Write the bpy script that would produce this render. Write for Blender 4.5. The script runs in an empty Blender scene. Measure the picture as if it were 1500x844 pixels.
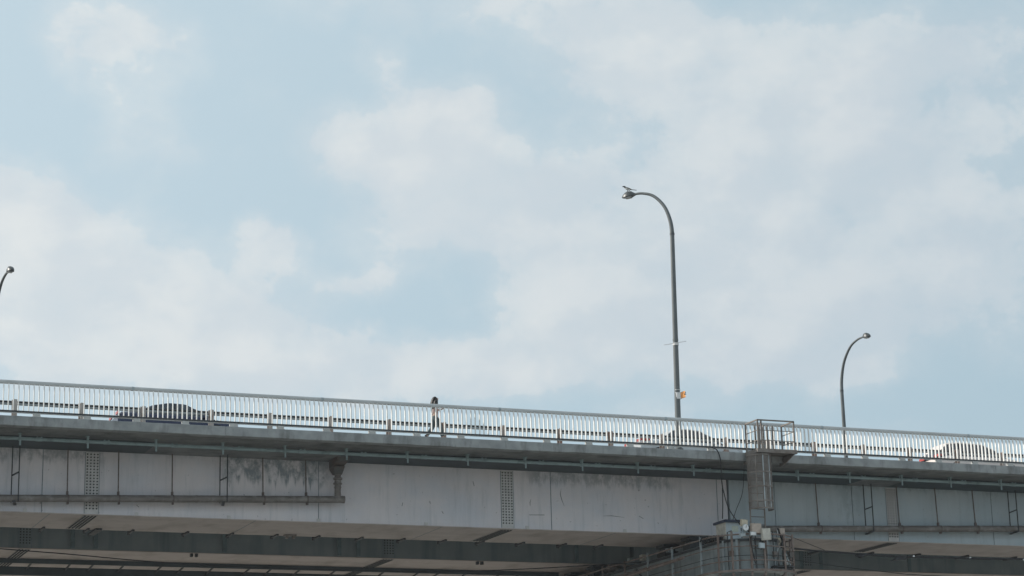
import bpy, bmesh, math, random
from mathutils import Vector, Matrix
random.seed(11)
SC = bpy.context.scene
COL = SC.collection
R = math.radians
PI = math.pi

# ------------------------------------------------------------------ camera
# X runs along the bridge, Y away from the viewer, Z up; metres
CAM = Vector((0, 0, 1.6))
AZ, PITCH, ROLL = R(22.5327), R(14.5833), R(1.4321)
fw = Vector((math.sin(AZ)*math.cos(PITCH), math.cos(AZ)*math.cos(PITCH), math.sin(PITCH)))
r0 = Vector((math.cos(AZ), -math.sin(AZ), 0))
u0 = r0.cross(fw)
rt = r0*math.cos(ROLL) - u0*math.sin(ROLL)
up = u0*math.cos(ROLL) + r0*math.sin(ROLL)
cam = bpy.data.objects.new('camera', bpy.data.cameras.new('camera'))
COL.objects.link(cam)
cam.matrix_world = Matrix(((rt.x, up.x, -fw.x, CAM.x), (rt.y, up.y, -fw.y, CAM.y), (rt.z, up.z, -fw.z, CAM.z), (0, 0, 0, 1)))
cam.data.sensor_width = 36
cam.data.lens = 3123/1500*36
cam.data.clip_start = 0.5
cam.data.clip_end = 20000
SC.camera = cam

# ------------------------------------------------------------------ sun, sky, exposure
SUN_AZ, SUN_EL = R(-62), R(30)
sd = Vector((math.sin(SUN_AZ)*math.cos(SUN_EL), math.cos(SUN_AZ)*math.cos(SUN_EL), math.sin(SUN_EL)))
sun = bpy.data.objects.new('sun', bpy.data.lights.new('sun', 'SUN'))
COL.objects.link(sun)
sun.data.energy = 4.2
sun.data.angle = R(0.8)
sun.data.color = (1.0, 0.93, 0.84)
sun.rotation_euler = (-sd).to_track_quat('-Z', 'Y').to_euler()
SC.view_settings.view_transform = 'Standard'
SC.view_settings.look = 'None'
SC.view_settings.exposure = 0.0
SC.view_settings.gamma = 1.0

world = bpy.data.worlds.new('World')
SC.world = world
world.use_nodes = True
WN, WL = world.node_tree.nodes, world.node_tree.links
WN.clear()

def wn(t, **k):
    n = WN.new(t)
    for a, v in k.items():
        setattr(n, a, v)
    return n

def wmath(op, a, b=None, c=None, clamp=False):
    n = wn('ShaderNodeMath', operation=op, use_clamp=clamp)
    for i, v in enumerate((a, b, c)):
        if v is None:
            continue
        if isinstance(v, (int, float)):
            n.inputs[i].default_value = v
        else:
            WL.new(v, n.inputs[i])
    return n.outputs[0]

def wvec(op, a, b=None):
    n = wn('ShaderNodeVectorMath', operation=op)
    for i, v in enumerate((a, b)):
        if v is None:
            continue
        if isinstance(v, tuple):
            n.inputs[i].default_value = v
        else:
            WL.new(v, n.inputs[i])
    return n

def wsmooth(v, a, b, c=0.0, d=1.0):
    n = wn('ShaderNodeMapRange', interpolation_type='SMOOTHSTEP')
    n.inputs['From Min'].default_value = a
    n.inputs['From Max'].default_value = b
    n.inputs['To Min'].default_value = c
    n.inputs['To Max'].default_value = d
    WL.new(v, n.inputs['Value'])
    return n.outputs[0]

def wnoise(vec, scale, detail, rough=0.55, w=None):
    n = wn('ShaderNodeTexNoise')
    n.inputs['Scale'].default_value = scale
    n.inputs['Detail'].default_value = detail
    n.inputs['Roughness'].default_value = rough
    WL.new(vec, n.inputs['Vector'])
    return n

def wmix(f, a, b):
    n = wn('ShaderNodeMix', data_type='RGBA')
    if isinstance(f, (int, float)):
        n.inputs[0].default_value = f
    else:
        WL.new(f, n.inputs[0])
    for i, v in ((6, a), (7, b)):
        if isinstance(v, tuple):
            n.inputs[i].default_value = v
        else:
            WL.new(v, n.inputs[i])
    return n.outputs[2]

tc = wn('ShaderNodeTexCoord')
D = tc.outputs['Generated']
sp = wn('ShaderNodeSeparateXYZ')
WL.new(D, sp.inputs[0])
az_ = wmath('MULTIPLY', wmath('ARCTAN2', sp.outputs[0], sp.outputs[1]), 180/PI)
el_ = wmath('MULTIPLY', wmath('ARCSINE', sp.outputs[2]), 180/PI)
cb = wn('ShaderNodeCombineXYZ')
WL.new(az_, cb.inputs[0])
WL.new(el_, cb.inputs[1])
# ragged edges: the cloud positions are displaced by two scales of noise
n1 = wnoise(D, 9.0, 3.0)
n2 = wnoise(D, 38.0, 6.0, 0.62)
w1 = wvec('MULTIPLY', wvec('SUBTRACT', n1.outputs['Color'], (0.5, 0.5, 0.5)).outputs[0], (4.5, 3.2, 0)).outputs[0]
w2 = wvec('MULTIPLY', wvec('SUBTRACT', n2.outputs['Color'], (0.5, 0.5, 0.5)).outputs[0], (1.7, 1.4, 0)).outputs[0]
pos = wvec('ADD', wvec('ADD', cb.outputs[0], w1).outputs[0], w2).outputs[0]
CLOUDS = [(11.8, 21.1, 2.0, 1.3, 0.9), (10.2, 21.3, 1.6, 1.0, 0.7), (12.4, 18.8, 1.3, 1.1, 0.6), (9.62, 15.83, 3.62, 2.02, 1), (13.14, 14.12, 4.35, 1.74, 1),
          (10.41, 13.52, 4.91, 1.84, 1), (8.5, 16.68, 2.3, 1.1, 0.9), (15.93, 13.59, 2.45, 1.1, 0.9), (16.49, 15.6, 1.0, 0.7, 0.75), (15.54, 16.05, 0.6, 0.45, 0.6),
          (17.79, 12.4, 4.13, 0.92, 1), (18.97, 18.52, 2.23, 1.38, 1), (20.91, 19.05, 1.65, 1.1, 1), (21.45, 17.03, 3.26, 1.65, 0.9), (19.9, 16.13, 2.1, 1.1, 0.6),
          (22.57, 15.9, 2.48, 1.65, 0.9), (18.94, 14.77, 1.4, 0.55, 0.75), (21.54, 12.35, 4.13, 0.83, 0.9), (19.11, 13.21, 1.2, 0.7, 0.8), (24.59, 13.83, 2.65, 1.74, 0.95),
          (23.26, 13.68, 1.13, 1.1, 0.9), (26.8, 21.3, 4.3, 1.5, 0.95), (25.7, 19.7, 2.2, 1.3, 0.8), (28.7, 16.1, 4.8, 3.2, 0.85), (30.32, 18.49, 4.84, 2.57, 0.8),
          (33.36, 16.28, 4.78, 3.67, 0.7), (35.15, 20.08, 3.32, 2.39, 0.6), (35.01, 13.99, 3.78, 2.2, 0.6), (28.7, 13.29, 3.21, 1.65, 0.8), (20.58, 22.22, 4.36, 0.55, 0.6),
          (18.99, 20.7, 0.63, 0.92, 0.5), (31.7, 12.31, 1.13, 0.64, 0.45), (26.0, 11.4, 2.06, 0.37, 0.5), (33.47, 10.4, 1.12, 0.22, 0.3), (21.74, 21.49, 1.97, 0.55, 0.5)]
dens = None
for (a, e, ra, re_, st) in CLOUDS:
    d_ = wvec('LENGTH', wvec('MULTIPLY', wvec('SUBTRACT', pos, (a+.0, e+.0, 0)).outputs[0], (1/ra, 1/re_, 0)).outputs[0]).outputs['Value']
    b_ = wmath('SUBTRACT', 1.0, wsmooth(d_, 0.15, 1.6, st*0.95, 0.0))
    dens = b_ if dens is None else wmath('MULTIPLY', dens, b_)
dens = wmath('SUBTRACT', 1.0, dens)
# the rest of the sky carries the same broken cloud
wide = wsmooth(wnoise(D, 3.2, 7.0, 0.58).outputs[0], 0.40, 0.60)
off = wvec('LENGTH', wvec('SUBTRACT', cb.outputs[0], (22.5, 15.5, 0)).outputs[0]).outputs['Value']
wide = wmath('MULTIPLY', wide, wsmooth(off, 13.0, 22.0))
dens = wmath('MAXIMUM', dens, wide)
fine = wnoise(D, 60.0, 8.0, 0.6).outputs[0]
Ds = wvec('MULTIPLY', D, (1, 1, 1.45)).outputs[0]
puff = wnoise(Ds, 15.0, 12.0, 0.60).outputs[0]
# the same puffs a little nearer the sun: the difference lights one side of each billow
lit = wnoise(wvec('ADD', Ds, tuple(v*0.022 for v in (-0.75, -0.1, 0.95))).outputs[0], 15.0, 5.0, 0.55).outputs[0]
lump = wnoise(Ds, 15.0, 5.0, 0.55).outputs[0]
relief = wsmooth(wmath('SUBTRACT', lump, lit), -0.10, 0.14)
wisp = wnoise(wvec('ADD', Ds, wvec('MULTIPLY', n2.outputs['Color'], (0.05, 0.05, 0.05)).outputs[0]).outputs[0], 42.0, 10.0, 0.66).outputs[0]
field = wmath('ADD', wmath('ADD', dens, wmath('MULTIPLY', wmath('SUBTRACT', puff, 0.5), 1.35)), wmath('MULTIPLY', wmath('SUBTRACT', wisp, 0.5), 0.55))
thin = wsmooth(field, 0.0, 1.0, 0.0, 0.6)
thick = wmath('MULTIPLY', wsmooth(field, 0.42, 0.70), wsmooth(field, 0.2, 1.15, 0.45, 1.0))
dens = wmath('MAXIMUM', thin, thick, clamp=True)
SUNDOT = wvec('DOT_PRODUCT', D, tuple(sd)).outputs['Value']
glow = wsmooth(SUNDOT, -0.25, 0.75, 0.0, 1.0)
sky = wn('ShaderNodeTexSky', sky_type='NISHITA')
sky.sun_disc = False
sky.sun_elevation = SUN_EL
sky.sun_rotation = SUN_AZ
sky.air_density = 1.0
sky.dust_density = 1.5
sky.ozone_density = 1.0
STR = 0.1
# thin veil over the blue
veil = wmix(glow, (4.3, 5.75, 6.6, 1), (6.25, 7.6, 8.3, 1))
base = wmix(0.88, sky.outputs[0], veil)
cl_dark = wmix(glow, (5.3, 6.1, 6.75, 1), (6.9, 7.5, 7.85, 1))
cl_lite = wmix(glow, (6.2, 6.8, 7.2, 1), (8.1, 8.4, 8.35, 1))
cshade = wmath('ADD', wmath('MULTIPLY', relief, 0.65), wmath('MULTIPLY', wsmooth(wnoise(D, 8.0, 6.0, 0.6).outputs[0], 0.38, 0.62), 0.35))
cloudc = wmix(cshade, cl_dark, cl_lite)
final = wmix(dens, base, cloudc)
bg = wn('ShaderNodeBackground')
bg.inputs['Strength'].default_value = STR
WL.new(final, bg.inputs[0])
out = wn('ShaderNodeOutputWorld')
WL.new(bg.outputs[0], out.inputs[0])
world.cycles.sampling_method = 'MANUAL'
world.cycles.sample_map_resolution = 512

# ------------------------------------------------------------------ materials
def mat(name, col, rough=0.6, metal=0.0, var=0.15, scale=3.0, stretch=(1, 1, 1), col2=None, bump=0.0, bscale=40.0,
        dirt=None, dirt_amt=0.0, dirt_scale=1.0, dirt_stretch=(1, 1, 1), spec=0.4, dirt_lo=0.5, dirt_hi=0.68):
    m = bpy.data.materials.new(name)
    m.use_nodes = True
    nt = m.node_tree
    b = nt.nodes['Principled BSDF']
    N, Lk = nt.nodes, nt.links
    b.inputs['Roughness'].default_value = rough
    b.inputs['Metallic'].default_value = metal
    b.inputs['Specular IOR Level'].default_value = spec
    t = N.new('ShaderNodeTexCoord')
    geo = N.new('ShaderNodeNewGeometry')
    mp = N.new('ShaderNodeMapping')
    mp.inputs['Scale'].default_value = stretch
    Lk.new(geo.outputs['Position'], mp.inputs[0])
    n = N.new('ShaderNodeTexNoise')
    n.inputs['Scale'].default_value = scale
    n.inputs['Detail'].default_value = 8
    n.inputs['Roughness'].default_value = 0.6
    Lk.new(mp.outputs[0], n.inputs['Vector'])
    if col2 is None:
        col2 = tuple(c*(1-var*2) for c in col)
    mr = N.new('ShaderNodeMapRange')
    mr.inputs['From Min'].default_value = 0.35
    mr.inputs['From Max'].default_value = 0.65
    Lk.new(n.outputs[0], mr.inputs[0])
    mx = N.new('ShaderNodeMix')
    mx.data_type = 'RGBA'
    mx.inputs[6].default_value = (*col, 1)
    mx.inputs[7].default_value = (*col2, 1)
    Lk.new(mr.outputs[0], mx.inputs[0])
    c_out = mx.outputs[2]
    if dirt:
        mp2 = N.new('ShaderNodeMapping')
        mp2.inputs['Scale'].default_value = dirt_stretch
        Lk.new(geo.outputs['Position'], mp2.inputs[0])
        n2 = N.new('ShaderNodeTexNoise')
        n2.inputs['Scale'].default_value = dirt_scale
        n2.inputs['Detail'].default_value = 9
        n2.inputs['Roughness'].default_value = 0.62
        Lk.new(mp2.outputs[0], n2.inputs['Vector'])
        m2 = N.new('ShaderNodeMapRange')
        m2.inputs['From Min'].default_value = dirt_lo
        m2.inputs['From Max'].default_value = dirt_hi
        m2.inputs['To Max'].default_value = dirt_amt
        Lk.new(n2.outputs[0], m2.inputs[0])
        mx2 = N.new('ShaderNodeMix')
        mx2.data_type = 'RGBA'
        Lk.new(m2.outputs[0], mx2.inputs[0])
        Lk.new(c_out, mx2.inputs[6])
        mx2.inputs[7].default_value = (*dirt, 1)
        c_out = mx2.outputs[2]
    Lk.new(c_out, b.inputs['Base Color'])
    if bump:
        nb = N.new('ShaderNodeTexNoise')
        nb.inputs['Scale'].default_value = bscale
        nb.inputs['Detail'].default_value = 6
        Lk.new(geo.outputs['Position'], nb.inputs['Vector'])
        bp = N.new('ShaderNodeBump')
        bp.inputs['Strength'].default_value = bump
        bp.inputs['Distance'].default_value = 0.02
        Lk.new(nb.outputs[0], bp.inputs['Height'])
        Lk.new(bp.outputs[0], b.inputs['Normal'])
    return m

M = {}
M['concrete'] = mat('grey_concrete', (0.34, 0.355, 0.36), 0.9, col2=(0.24, 0.255, 0.26), scale=1.6, bump=0.35, bscale=30,
                    dirt=(0.12, 0.12, 0.115), dirt_amt=0.75, dirt_scale=1.3, dirt_stretch=(1.4, 1, 0.5))
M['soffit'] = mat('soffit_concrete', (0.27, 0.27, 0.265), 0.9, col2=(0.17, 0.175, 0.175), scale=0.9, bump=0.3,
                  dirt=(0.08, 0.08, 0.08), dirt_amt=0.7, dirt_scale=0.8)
M['steel_and_shade'] = mat('dark_steel_and_soffit_shade', (0.062, 0.082, 0.09), 0.6, var=0.2, scale=0.8)  # dark steel; its tone also stands in for shade on the soffit plates
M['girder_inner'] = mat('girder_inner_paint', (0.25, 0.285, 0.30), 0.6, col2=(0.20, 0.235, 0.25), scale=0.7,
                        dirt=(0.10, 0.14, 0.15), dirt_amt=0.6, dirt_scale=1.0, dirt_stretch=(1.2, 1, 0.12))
M['bottom_paint'] = mat('girder_bottom_paint', (0.53, 0.465, 0.44), 0.65, col2=(0.44, 0.385, 0.365), scale=0.45, stretch=(1, 2.5, 1),
                        dirt=(0.24, 0.20, 0.17), dirt_amt=0.65, dirt_scale=0.9, dirt_stretch=(1.0, 0.5, 1), dirt_lo=0.48, dirt_hi=0.72)
M['rail_white'] = mat('white_railing_paint', (0.86, 0.86, 0.84), 0.4, col2=(0.72, 0.72, 0.70), scale=2.2, dirt=(0.45, 0.38, 0.32), dirt_amt=0.6,
                      dirt_scale=5, dirt_lo=0.58, dirt_hi=0.75)
M['rail_grey'] = mat('grey_rail_paint', (0.52, 0.54, 0.545), 0.5, var=0.10, scale=2.0, stretch=(0.6, 1, 6))
M['rail_dark'] = mat('dark_bottom_rail', (0.05, 0.055, 0.06), 0.6)
M['block'] = mat('rail_foot_paint', (0.50, 0.51, 0.50), 0.7, var=0.12, scale=4)
M['barrier'] = mat('barrier_steel', (0.20, 0.21, 0.22), 0.5, metal=0.3, var=0.2, scale=6)
M['rust_post'] = mat('rusty_post', (0.36, 0.33, 0.31), 0.7, col2=(0.24, 0.17, 0.14), scale=1.2, dirt=(0.20, 0.08, 0.045), dirt_amt=0.8, dirt_scale=2.2)
M['grey_post'] = mat('worn_grey_post', (0.40, 0.385, 0.37), 0.7, col2=(0.30, 0.27, 0.25), scale=1.6, dirt=(0.28, 0.14, 0.09), dirt_amt=0.5, dirt_scale=1.6)
M['teal'] = mat('teal_pipe_paint', (0.30, 0.40, 0.42), 0.5, var=0.12, scale=1.5, stretch=(0.5, 1, 4), dirt=(0.12, 0.15, 0.15), dirt_amt=0.6, dirt_scale=2.5)
M['pipe'] = mat('weathered_drain_pipe', (0.21, 0.19, 0.18), 0.55, col2=(0.13, 0.115, 0.105), scale=2.2, stretch=(0.5, 1, 3), bump=0.15,
                dirt=(0.36, 0.36, 0.34), dirt_amt=0.5, dirt_scale=3.0)
M['rod'] = mat('rusty_rod', (0.16, 0.13, 0.12), 0.7, var=0.2, scale=5)
M['dark_metal'] = mat('dark_metal', (0.045, 0.05, 0.055), 0.6, var=0.2, scale=5)
M['cage'] = mat('brown_cage_steel', (0.23, 0.21, 0.195), 0.6, col2=(0.15, 0.125, 0.11), scale=3)
M['hopper'] = mat('dark_hopper_steel', (0.10, 0.105, 0.105), 0.6, col2=(0.13, 0.09, 0.07), scale=2.0)
M['rust_rail'] = mat('rusty_walkway_rail', (0.24, 0.20, 0.18), 0.65, col2=(0.13, 0.085, 0.07), scale=3.0)
M['galv'] = mat('galvanised_steel', (0.38, 0.43, 0.45), 0.45, metal=0.3, var=0.15, scale=3)
M['pier'] = mat('pier_concrete', (0.30, 0.335, 0.345), 0.85, col2=(0.20, 0.23, 0.235), scale=1.2, bump=0.2, dirt=(0.16, 0.17, 0.17), dirt_amt=0.7,
                dirt_scale=1.5, dirt_stretch=(2, 2, 0.3))
M['cable'] = mat('black_cable', (0.018, 0.019, 0.022), 0.5)
M['lamp_grey'] = mat('lamp_pole_paint', (0.115, 0.13, 0.135), 0.45, metal=0.0, var=0.1, scale=1.5)
M['lamp_dark'] = mat('lamp_head_paint', (0.07, 0.078, 0.082), 0.4, metal=0.2, var=0.1, scale=4)
M['lens'] = mat('lamp_lens', (0.35, 0.37, 0.38), 0.15, spec=0.8)
M['orange'] = mat('orange_flag', (1.0, 0.55, 0.28), 0.7, var=0.1, scale=8)
M['band'] = mat('silver_band', (0.72, 0.72, 0.72), 0.4, var=0.05)
M['beige'] = mat('beige_box_paint', (0.55, 0.49, 0.38), 0.6, var=0.12, scale=6)
M['palebox'] = mat('pale_box_paint', (0.58, 0.56, 0.50), 0.6, var=0.12, scale=6)
M['pinkbox'] = mat('pinkish_box_paint', (0.50, 0.42, 0.36), 0.6, var=0.12, scale=6)
M['whiteplastic'] = mat('white_plastic', (0.75, 0.77, 0.78), 0.4)
M['cab'] = mat('cabinet_paint', (0.50, 0.57, 0.61), 0.5, var=0.08, scale=2)
M['cabroof'] = mat('navy_roof_paint', (0.02, 0.035, 0.075), 0.45)
M['label'] = mat('pale_green_label', (0.55, 0.60, 0.52), 0.6, var=0.1, scale=20)
M['asphalt'] = mat('asphalt', (0.055, 0.055, 0.057), 0.9, var=0.15, scale=6, bump=0.3)
M['paving'] = mat('pavement_slab', (0.30, 0.30, 0.29), 0.9, var=0.1, scale=3)
M['roadpaint'] = mat('white_road_paint', (0.75, 0.75, 0.73), 0.7)
M['ground'] = mat('pale_riverside_ground', (0.34, 0.32, 0.29), 0.95, col2=(0.26, 0.25, 0.22), scale=0.15)
M['navy'] = mat('navy_car_paint', (0.026, 0.036, 0.075), 0.2, metal=0.5, var=0.03, spec=0.6)
M['silver'] = mat('silver_car_paint', (0.52, 0.54, 0.55), 0.28, metal=0.3, var=0.03, spec=0.6)
M['whitecar'] = mat('white_car_paint', (0.74, 0.66, 0.62), 0.28, var=0.02, spec=0.6)
M['glass'] = mat('dark_car_glass', (0.018, 0.028, 0.045), 0.06, spec=0.9)
M['tyre'] = mat('tyre_rubber', (0.02, 0.02, 0.02), 0.85)
M['rim'] = mat('alloy_rim', (0.5, 0.5, 0.52), 0.3, metal=0.8)
M['redlamp'] = mat('red_lamp_plastic', (0.48, 0.06, 0.05), 0.25, spec=0.7)
M['clearlamp'] = mat('clear_lamp_plastic', (0.6, 0.62, 0.65), 0.12, spec=0.8)
M['skin'] = mat('skin', (0.48, 0.33, 0.26), 0.6, var=0.05)
M['hair'] = mat('dark_hair', (0.014, 0.011, 0.011), 0.5, var=0.2, scale=30)
M['blouse'] = mat('dusty_pink_cloth', (0.50, 0.37, 0.34), 0.9, var=0.1, scale=10)
M['trouser'] = mat('dark_teal_grey_cloth', (0.07, 0.10, 0.11), 0.9, var=0.1, scale=10)
M['shoe'] = mat('shoe_leather', (0.03, 0.03, 0.03), 0.5)
M['black'] = mat('black_plastic', (0.02, 0.02, 0.022), 0.3)

# the outer web: pale grey-lilac paint, dark run-off stains under the deck, seams
def web_material(name, warm, cool, stains):
    m = bpy.data.materials.new(name)
    m.use_nodes = True
    N, Lk = m.node_tree.nodes, m.node_tree.links
    b = N['Principled BSDF']
    b.inputs['Roughness'].default_value = 0.55
    b.inputs['Specular IOR Level'].default_value = 0.35
    geo = N.new('ShaderNodeNewGeometry')
    sx = N.new('ShaderNodeSeparateXYZ')
    Lk.new(geo.outputs['Position'], sx.inputs[0])

    def noise(scale, stretch, detail=7, rough=0.6):
        mp = N.new('ShaderNodeMapping')
        mp.inputs['Scale'].default_value = stretch
        Lk.new(geo.outputs['Position'], mp.inputs[0])
        n = N.new('ShaderNodeTexNoise')
        n.inputs['Scale'].default_value = scale
        n.inputs['Detail'].default_value = detail
        n.inputs['Roughness'].default_value = rough
        Lk.new(mp.outputs[0], n.inputs['Vector'])
        return n.outputs[0]

    def mr(v, a, b_, c=0.0, d=1.0):
        n = N.new('ShaderNodeMapRange')
        n.interpolation_type = 'SMOOTHSTEP'
        for k, x in (('From Min', a), ('From Max', b_), ('To Min', c), ('To Max', d)):
            n.inputs[k].default_value = x
        Lk.new(v, n.inputs['Value'])
        return n.outputs[0]

    def mth(op, a, b_):
        n = N.new('ShaderNodeMath')
        n.operation = op
        for i, x in enumerate((a, b_)):
            if isinstance(x, (int, float)):
                n.inputs[i].default_value = x
            else:
                Lk.new(x, n.inputs[i])
        return n.outputs[0]

    def mix(f, a, b_):
        n = N.new('ShaderNodeMix')
        n.data_type = 'RGBA'
        if isinstance(f, (int, float)):
            n.inputs[0].default_value = f
        else:
            Lk.new(f, n.inputs[0])
        for i, x in ((6, a), (7, b_)):
            if isinstance(x, tuple):
                n.inputs[i].default_value = (*x, 1)
            else:
                Lk.new(x, n.inputs[i])
        return n.outputs[2]
    X, Z = sx.outputs[0], sx.outputs[2]
    c = mix(mr(noise(0.35, (1, 1, 1.2)), 0.35, 0.65), warm, cool)
    c = mix(mr(noise(2.2, (1, 1, 0.5)), 0.4, 0.7, 0, 0.22), c, tuple(x*0.8 for x in warm))
    # light drips with depth of their own
    st = mr(noise(3.0, (1.6, 1, 0.14), 9, 0.65), 0.50, 0.74, 0, 0.30)
    c = mix(st, c, (0.25, 0.30, 0.33))
    # run-off stains: the drip length is a noise of X
    drip = noise(1.5, (1.4, 0, 0), 8, 0.75)
    for (x0, x1, zlen, amt) in stains:
        zone = mth('MULTIPLY', mr(X, x0-0.4, x0+0.5), mr(X, x1-0.5, x1+0.4, 1.0, 0.0))
        ln = mth('MULTIPLY', mr(drip, 0.25, 0.68, 0.15, 1.0), zlen)
        low = mth('SUBTRACT', 16.8, ln)
        edge = mth('SUBTRACT', Z, low)
        msk = mth('MULTIPLY', mr(edge, -0.05, 0.28), zone)
        brk = mr(noise(2.2, (1.2, 1, 0.8), 10, 0.78), 0.36, 0.58)
        msk = mth('MULTIPLY', mth('MULTIPLY', msk, brk), amt)
        c = mix(msk, c, (0.12, 0.165, 0.19))
    # small chips and rust specks
    sp1 = mr(noise(7.0, (1, 1, 1), 4, 0.5), 0.70, 0.74, 0, 0.6)
    c = mix(sp1, c, (0.2, 0.2, 0.2))
    Lk.new(c, b.inputs['Base Color'])
    return m

M['web_left'] = web_material('pale_web_paint', (0.70, 0.67, 0.69), (0.60, 0.615, 0.67),
                             [(11.6, 16.6, 0.85, 0.55), (17.4, 20.5, .3, .45), (21.3, 25.7, 1.5, 0.8), (34.4, 41.3, 0.95, 0.55), (27, 33.2, 0.22, 0.4)])
M['web_right'] = web_material('blue_grey_web_paint', (0.46, 0.525, 0.56), (0.41, 0.495, 0.545),
                              [(44.0, 62.0, 0.4, 0.5), (49.5, 50.6, 2.4, 0.3)])

# ------------------------------------------------------------------ mesh helpers
class MB:
    def __init__(s):
        s.v, s.f = [], []

    def add(s, v, f):
        o = len(s.v)
        s.v += [tuple(p) for p in v]
        s.f += [tuple(i+o for i in q) for q in f]
        return s

    def box(s, x0, x1, y0, y1, z0, z1):
        v = [(x, y, z) for z in (z0, z1) for y in (y0, y1) for x in (x0, x1)]
        return s.add(v, [(0, 2, 3, 1), (4, 5, 7, 6), (0, 1, 5, 4), (2, 6, 7, 3), (0, 4, 6, 2), (1, 3, 7, 5)])

    def bar(s, p, q, w, h=None, side=Vector((0, 0, 1))):
        """rectangular bar from p to q"""
        p, q = Vector(p), Vector(q)
        h = h or w
        d = (q-p).normalized()
        a = d.cross(side)
        if a.length < 1e-3:
            a = d.cross(Vector((0, 1, 0)))
        a.normalize()
        b = a.cross(d).normalized()
        v = []
        for c in (p, q):
            for i, j in ((-1, -1), (1, -1), (1, 1), (-1, 1)):
                v.append(c + a*(w/2*i) + b*(h/2*j))
        return s.add(v, [(0, 3, 2, 1), (4, 5, 6, 7), (0, 1, 5, 4), (1, 2, 6, 5), (2, 3, 7, 6), (3, 0, 4, 7)])

    def tube(s, pts, r, n=8, caps=True):
        pts = [Vector(p) for p in pts]
        k = len(pts)
        rs = r if isinstance(r, (list, tuple)) else [r]*k
        ring0 = None
        v, f = [], []
        ref = None
        for i, p in enumerate(pts):
            d = (pts[min(i+1, k-1)] - pts[max(i-1, 0)]).normalized()
            if ref is None:
                ref = Vector((0, 0, 1)) if abs(d.z) < 0.9 else Vector((1, 0, 0))
            a = (ref - d*ref.dot(d)).normalized()
            ref = a
            b = d.cross(a)
            for j in range(n):
                t = 2*PI*j/n
                v.append(p + (a*math.cos(t) + b*math.sin(t))*rs[i])
        for i in range(k-1):
            for j in range(n):
                f.append((i*n+j, i*n+(j+1) % n, (i+1)*n+(j+1) % n, (i+1)*n+j))
        if caps:
            f.append(tuple(range(n-1, -1, -1)))
            f.append(tuple(range((k-1)*n, k*n)))
        return s.add(v, f)

    def rings(s, rings, caps=True, closed=True):
        n = len(rings[0])
        v = [p for r_ in rings for p in r_]
        f = []
        for i in range(len(rings)-1):
            for j in range(n if closed else n-1):
                f.append((i*n+j, i*n+(j+1) % n, (i+1)*n+(j+1) % n, (i+1)*n+j))
        if caps:
            f.append(tuple(range(n-1, -1, -1)))
            f.append(tuple(range((len(rings)-1)*n, len(rings)*n)))
        return s.add(v, f)

    def mesh(s, name, m, smooth=False, origin=(0, 0, 0)):
        me = bpy.data.meshes.new(name)
        ox, oy, oz = origin
        me.from_pydata([(x-ox, y-oy, z-oz) for x, y, z in s.v], [], s.f)
        bm = bmesh.new()
        bm.from_mesh(me)
        bmesh.ops.recalc_face_normals(bm, faces=bm.faces)
        bm.to_mesh(me)
        bm.free()
        if smooth:
            for p in me.polygons:
                p.use_smooth = True
            try:
                me.set_sharp_from_angle(angle=R(40))
            except Exception:
                pass
        me.materials.append(m)
        return me

def worldloc(o):
    p = Vector((0, 0, 0))
    while o:
        p += o.location
        o = o.parent
    return p

def link(name, me, parent=None, loc=(0, 0, 0), stuff=False):
    o = bpy.data.objects.new(name, me)
    COL.objects.link(o)
    if parent is not None:
        o.parent = parent
        o.location = Vector(loc) - worldloc(parent)
    else:
        o.location = loc
    if stuff:
        o['kind'] = 'stuff'
    return o

def part(name, mb, m, parent, smooth=False, stuff=False, label=None):
    """mesh given in world coordinates, parented (parents are never rotated unless noted)"""
    me = mb.mesh(name, m, smooth)
    o = link(name, me, parent, (0, 0, 0), stuff)
    if label:
        o['label'] = label
    return o

def thing(name, label, cat, loc=(0, 0, 0), group=None):
    o = bpy.data.objects.new(name, None)
    COL.objects.link(o)
    o.location = loc
    o['label'] = label
    o['category'] = cat
    if group:
        o['group'] = group
    return o

def solo(name, mb, m, label, cat, group=None, smooth=False, kind=None):
    o = part(name, mb, m, None, smooth)
    if kind:
        o['kind'] = kind
        if label:
            o['label'] = label
    else:
        o['label'] = label
        o['category'] = cat
    if group:
        o['group'] = group
    return o

# ------------------------------------------------------------------ setting
XA, XB = -60.0, 160.0          # extent of the bridge that is modelled
ZS, ZR = 17.25, 17.42          # sidewalk and road level
JX = 43.95                     # expansion joint over the pier

g = MB()
g.add([(-9000, -9000, 0), (9000, -9000, 0), (9000, 9000, 0), (-9000, 9000, 0)], [(0, 1, 2, 3)])
solo('ground', g, M['ground'], 'pale bare ground below the bridge', None, kind='structure')

# ------------------------------------------------------------------ the bridge
bridge = thing('road_bridge', 'long grey steel box girder road bridge crossing the whole photo', 'bridge', (JX, 92, 0))
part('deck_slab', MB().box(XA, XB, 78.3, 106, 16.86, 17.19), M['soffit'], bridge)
# concrete edge beam with a slightly broken lower edge, in pours
def edge_beam(x0, x1):
    b = MB()
    n = int((x1-x0)/0.22)
    rings = []
    drop = 0.0
    for i in range(n+1):
        x = x0 + (x1-x0)*i/n
        if random.random() < 0.06:
            drop = random.choice((0, 0, 0.012, 0.03, -0.015))
        zl = 16.835 + drop + random.uniform(-0.006, 0.006)
        zt = 17.205 + random.uniform(-0.003, 0.003)
        ch = 0.02
        rings.append([(x, 77.93, zl+ch), (x, 77.93, zt-ch), (x, 77.93+ch, zt), (x, 78.42, zt), (x, 78.42, zl+0.02), (x, 77.93+ch*2, zl)])
    b.rings(rings)
    return b
e0 = None
cuts = [XA, -32, -14, 4, 20.4, 31.9, JX-0.03]
for a, c in zip(cuts[:-1], cuts[1:]):
    part('edge_beam', edge_beam(a+0.006, c-0.006), M['concrete'], bridge)
cuts = [JX+0.03, 55.2, 68, 84, 104, 130, XB]
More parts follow.
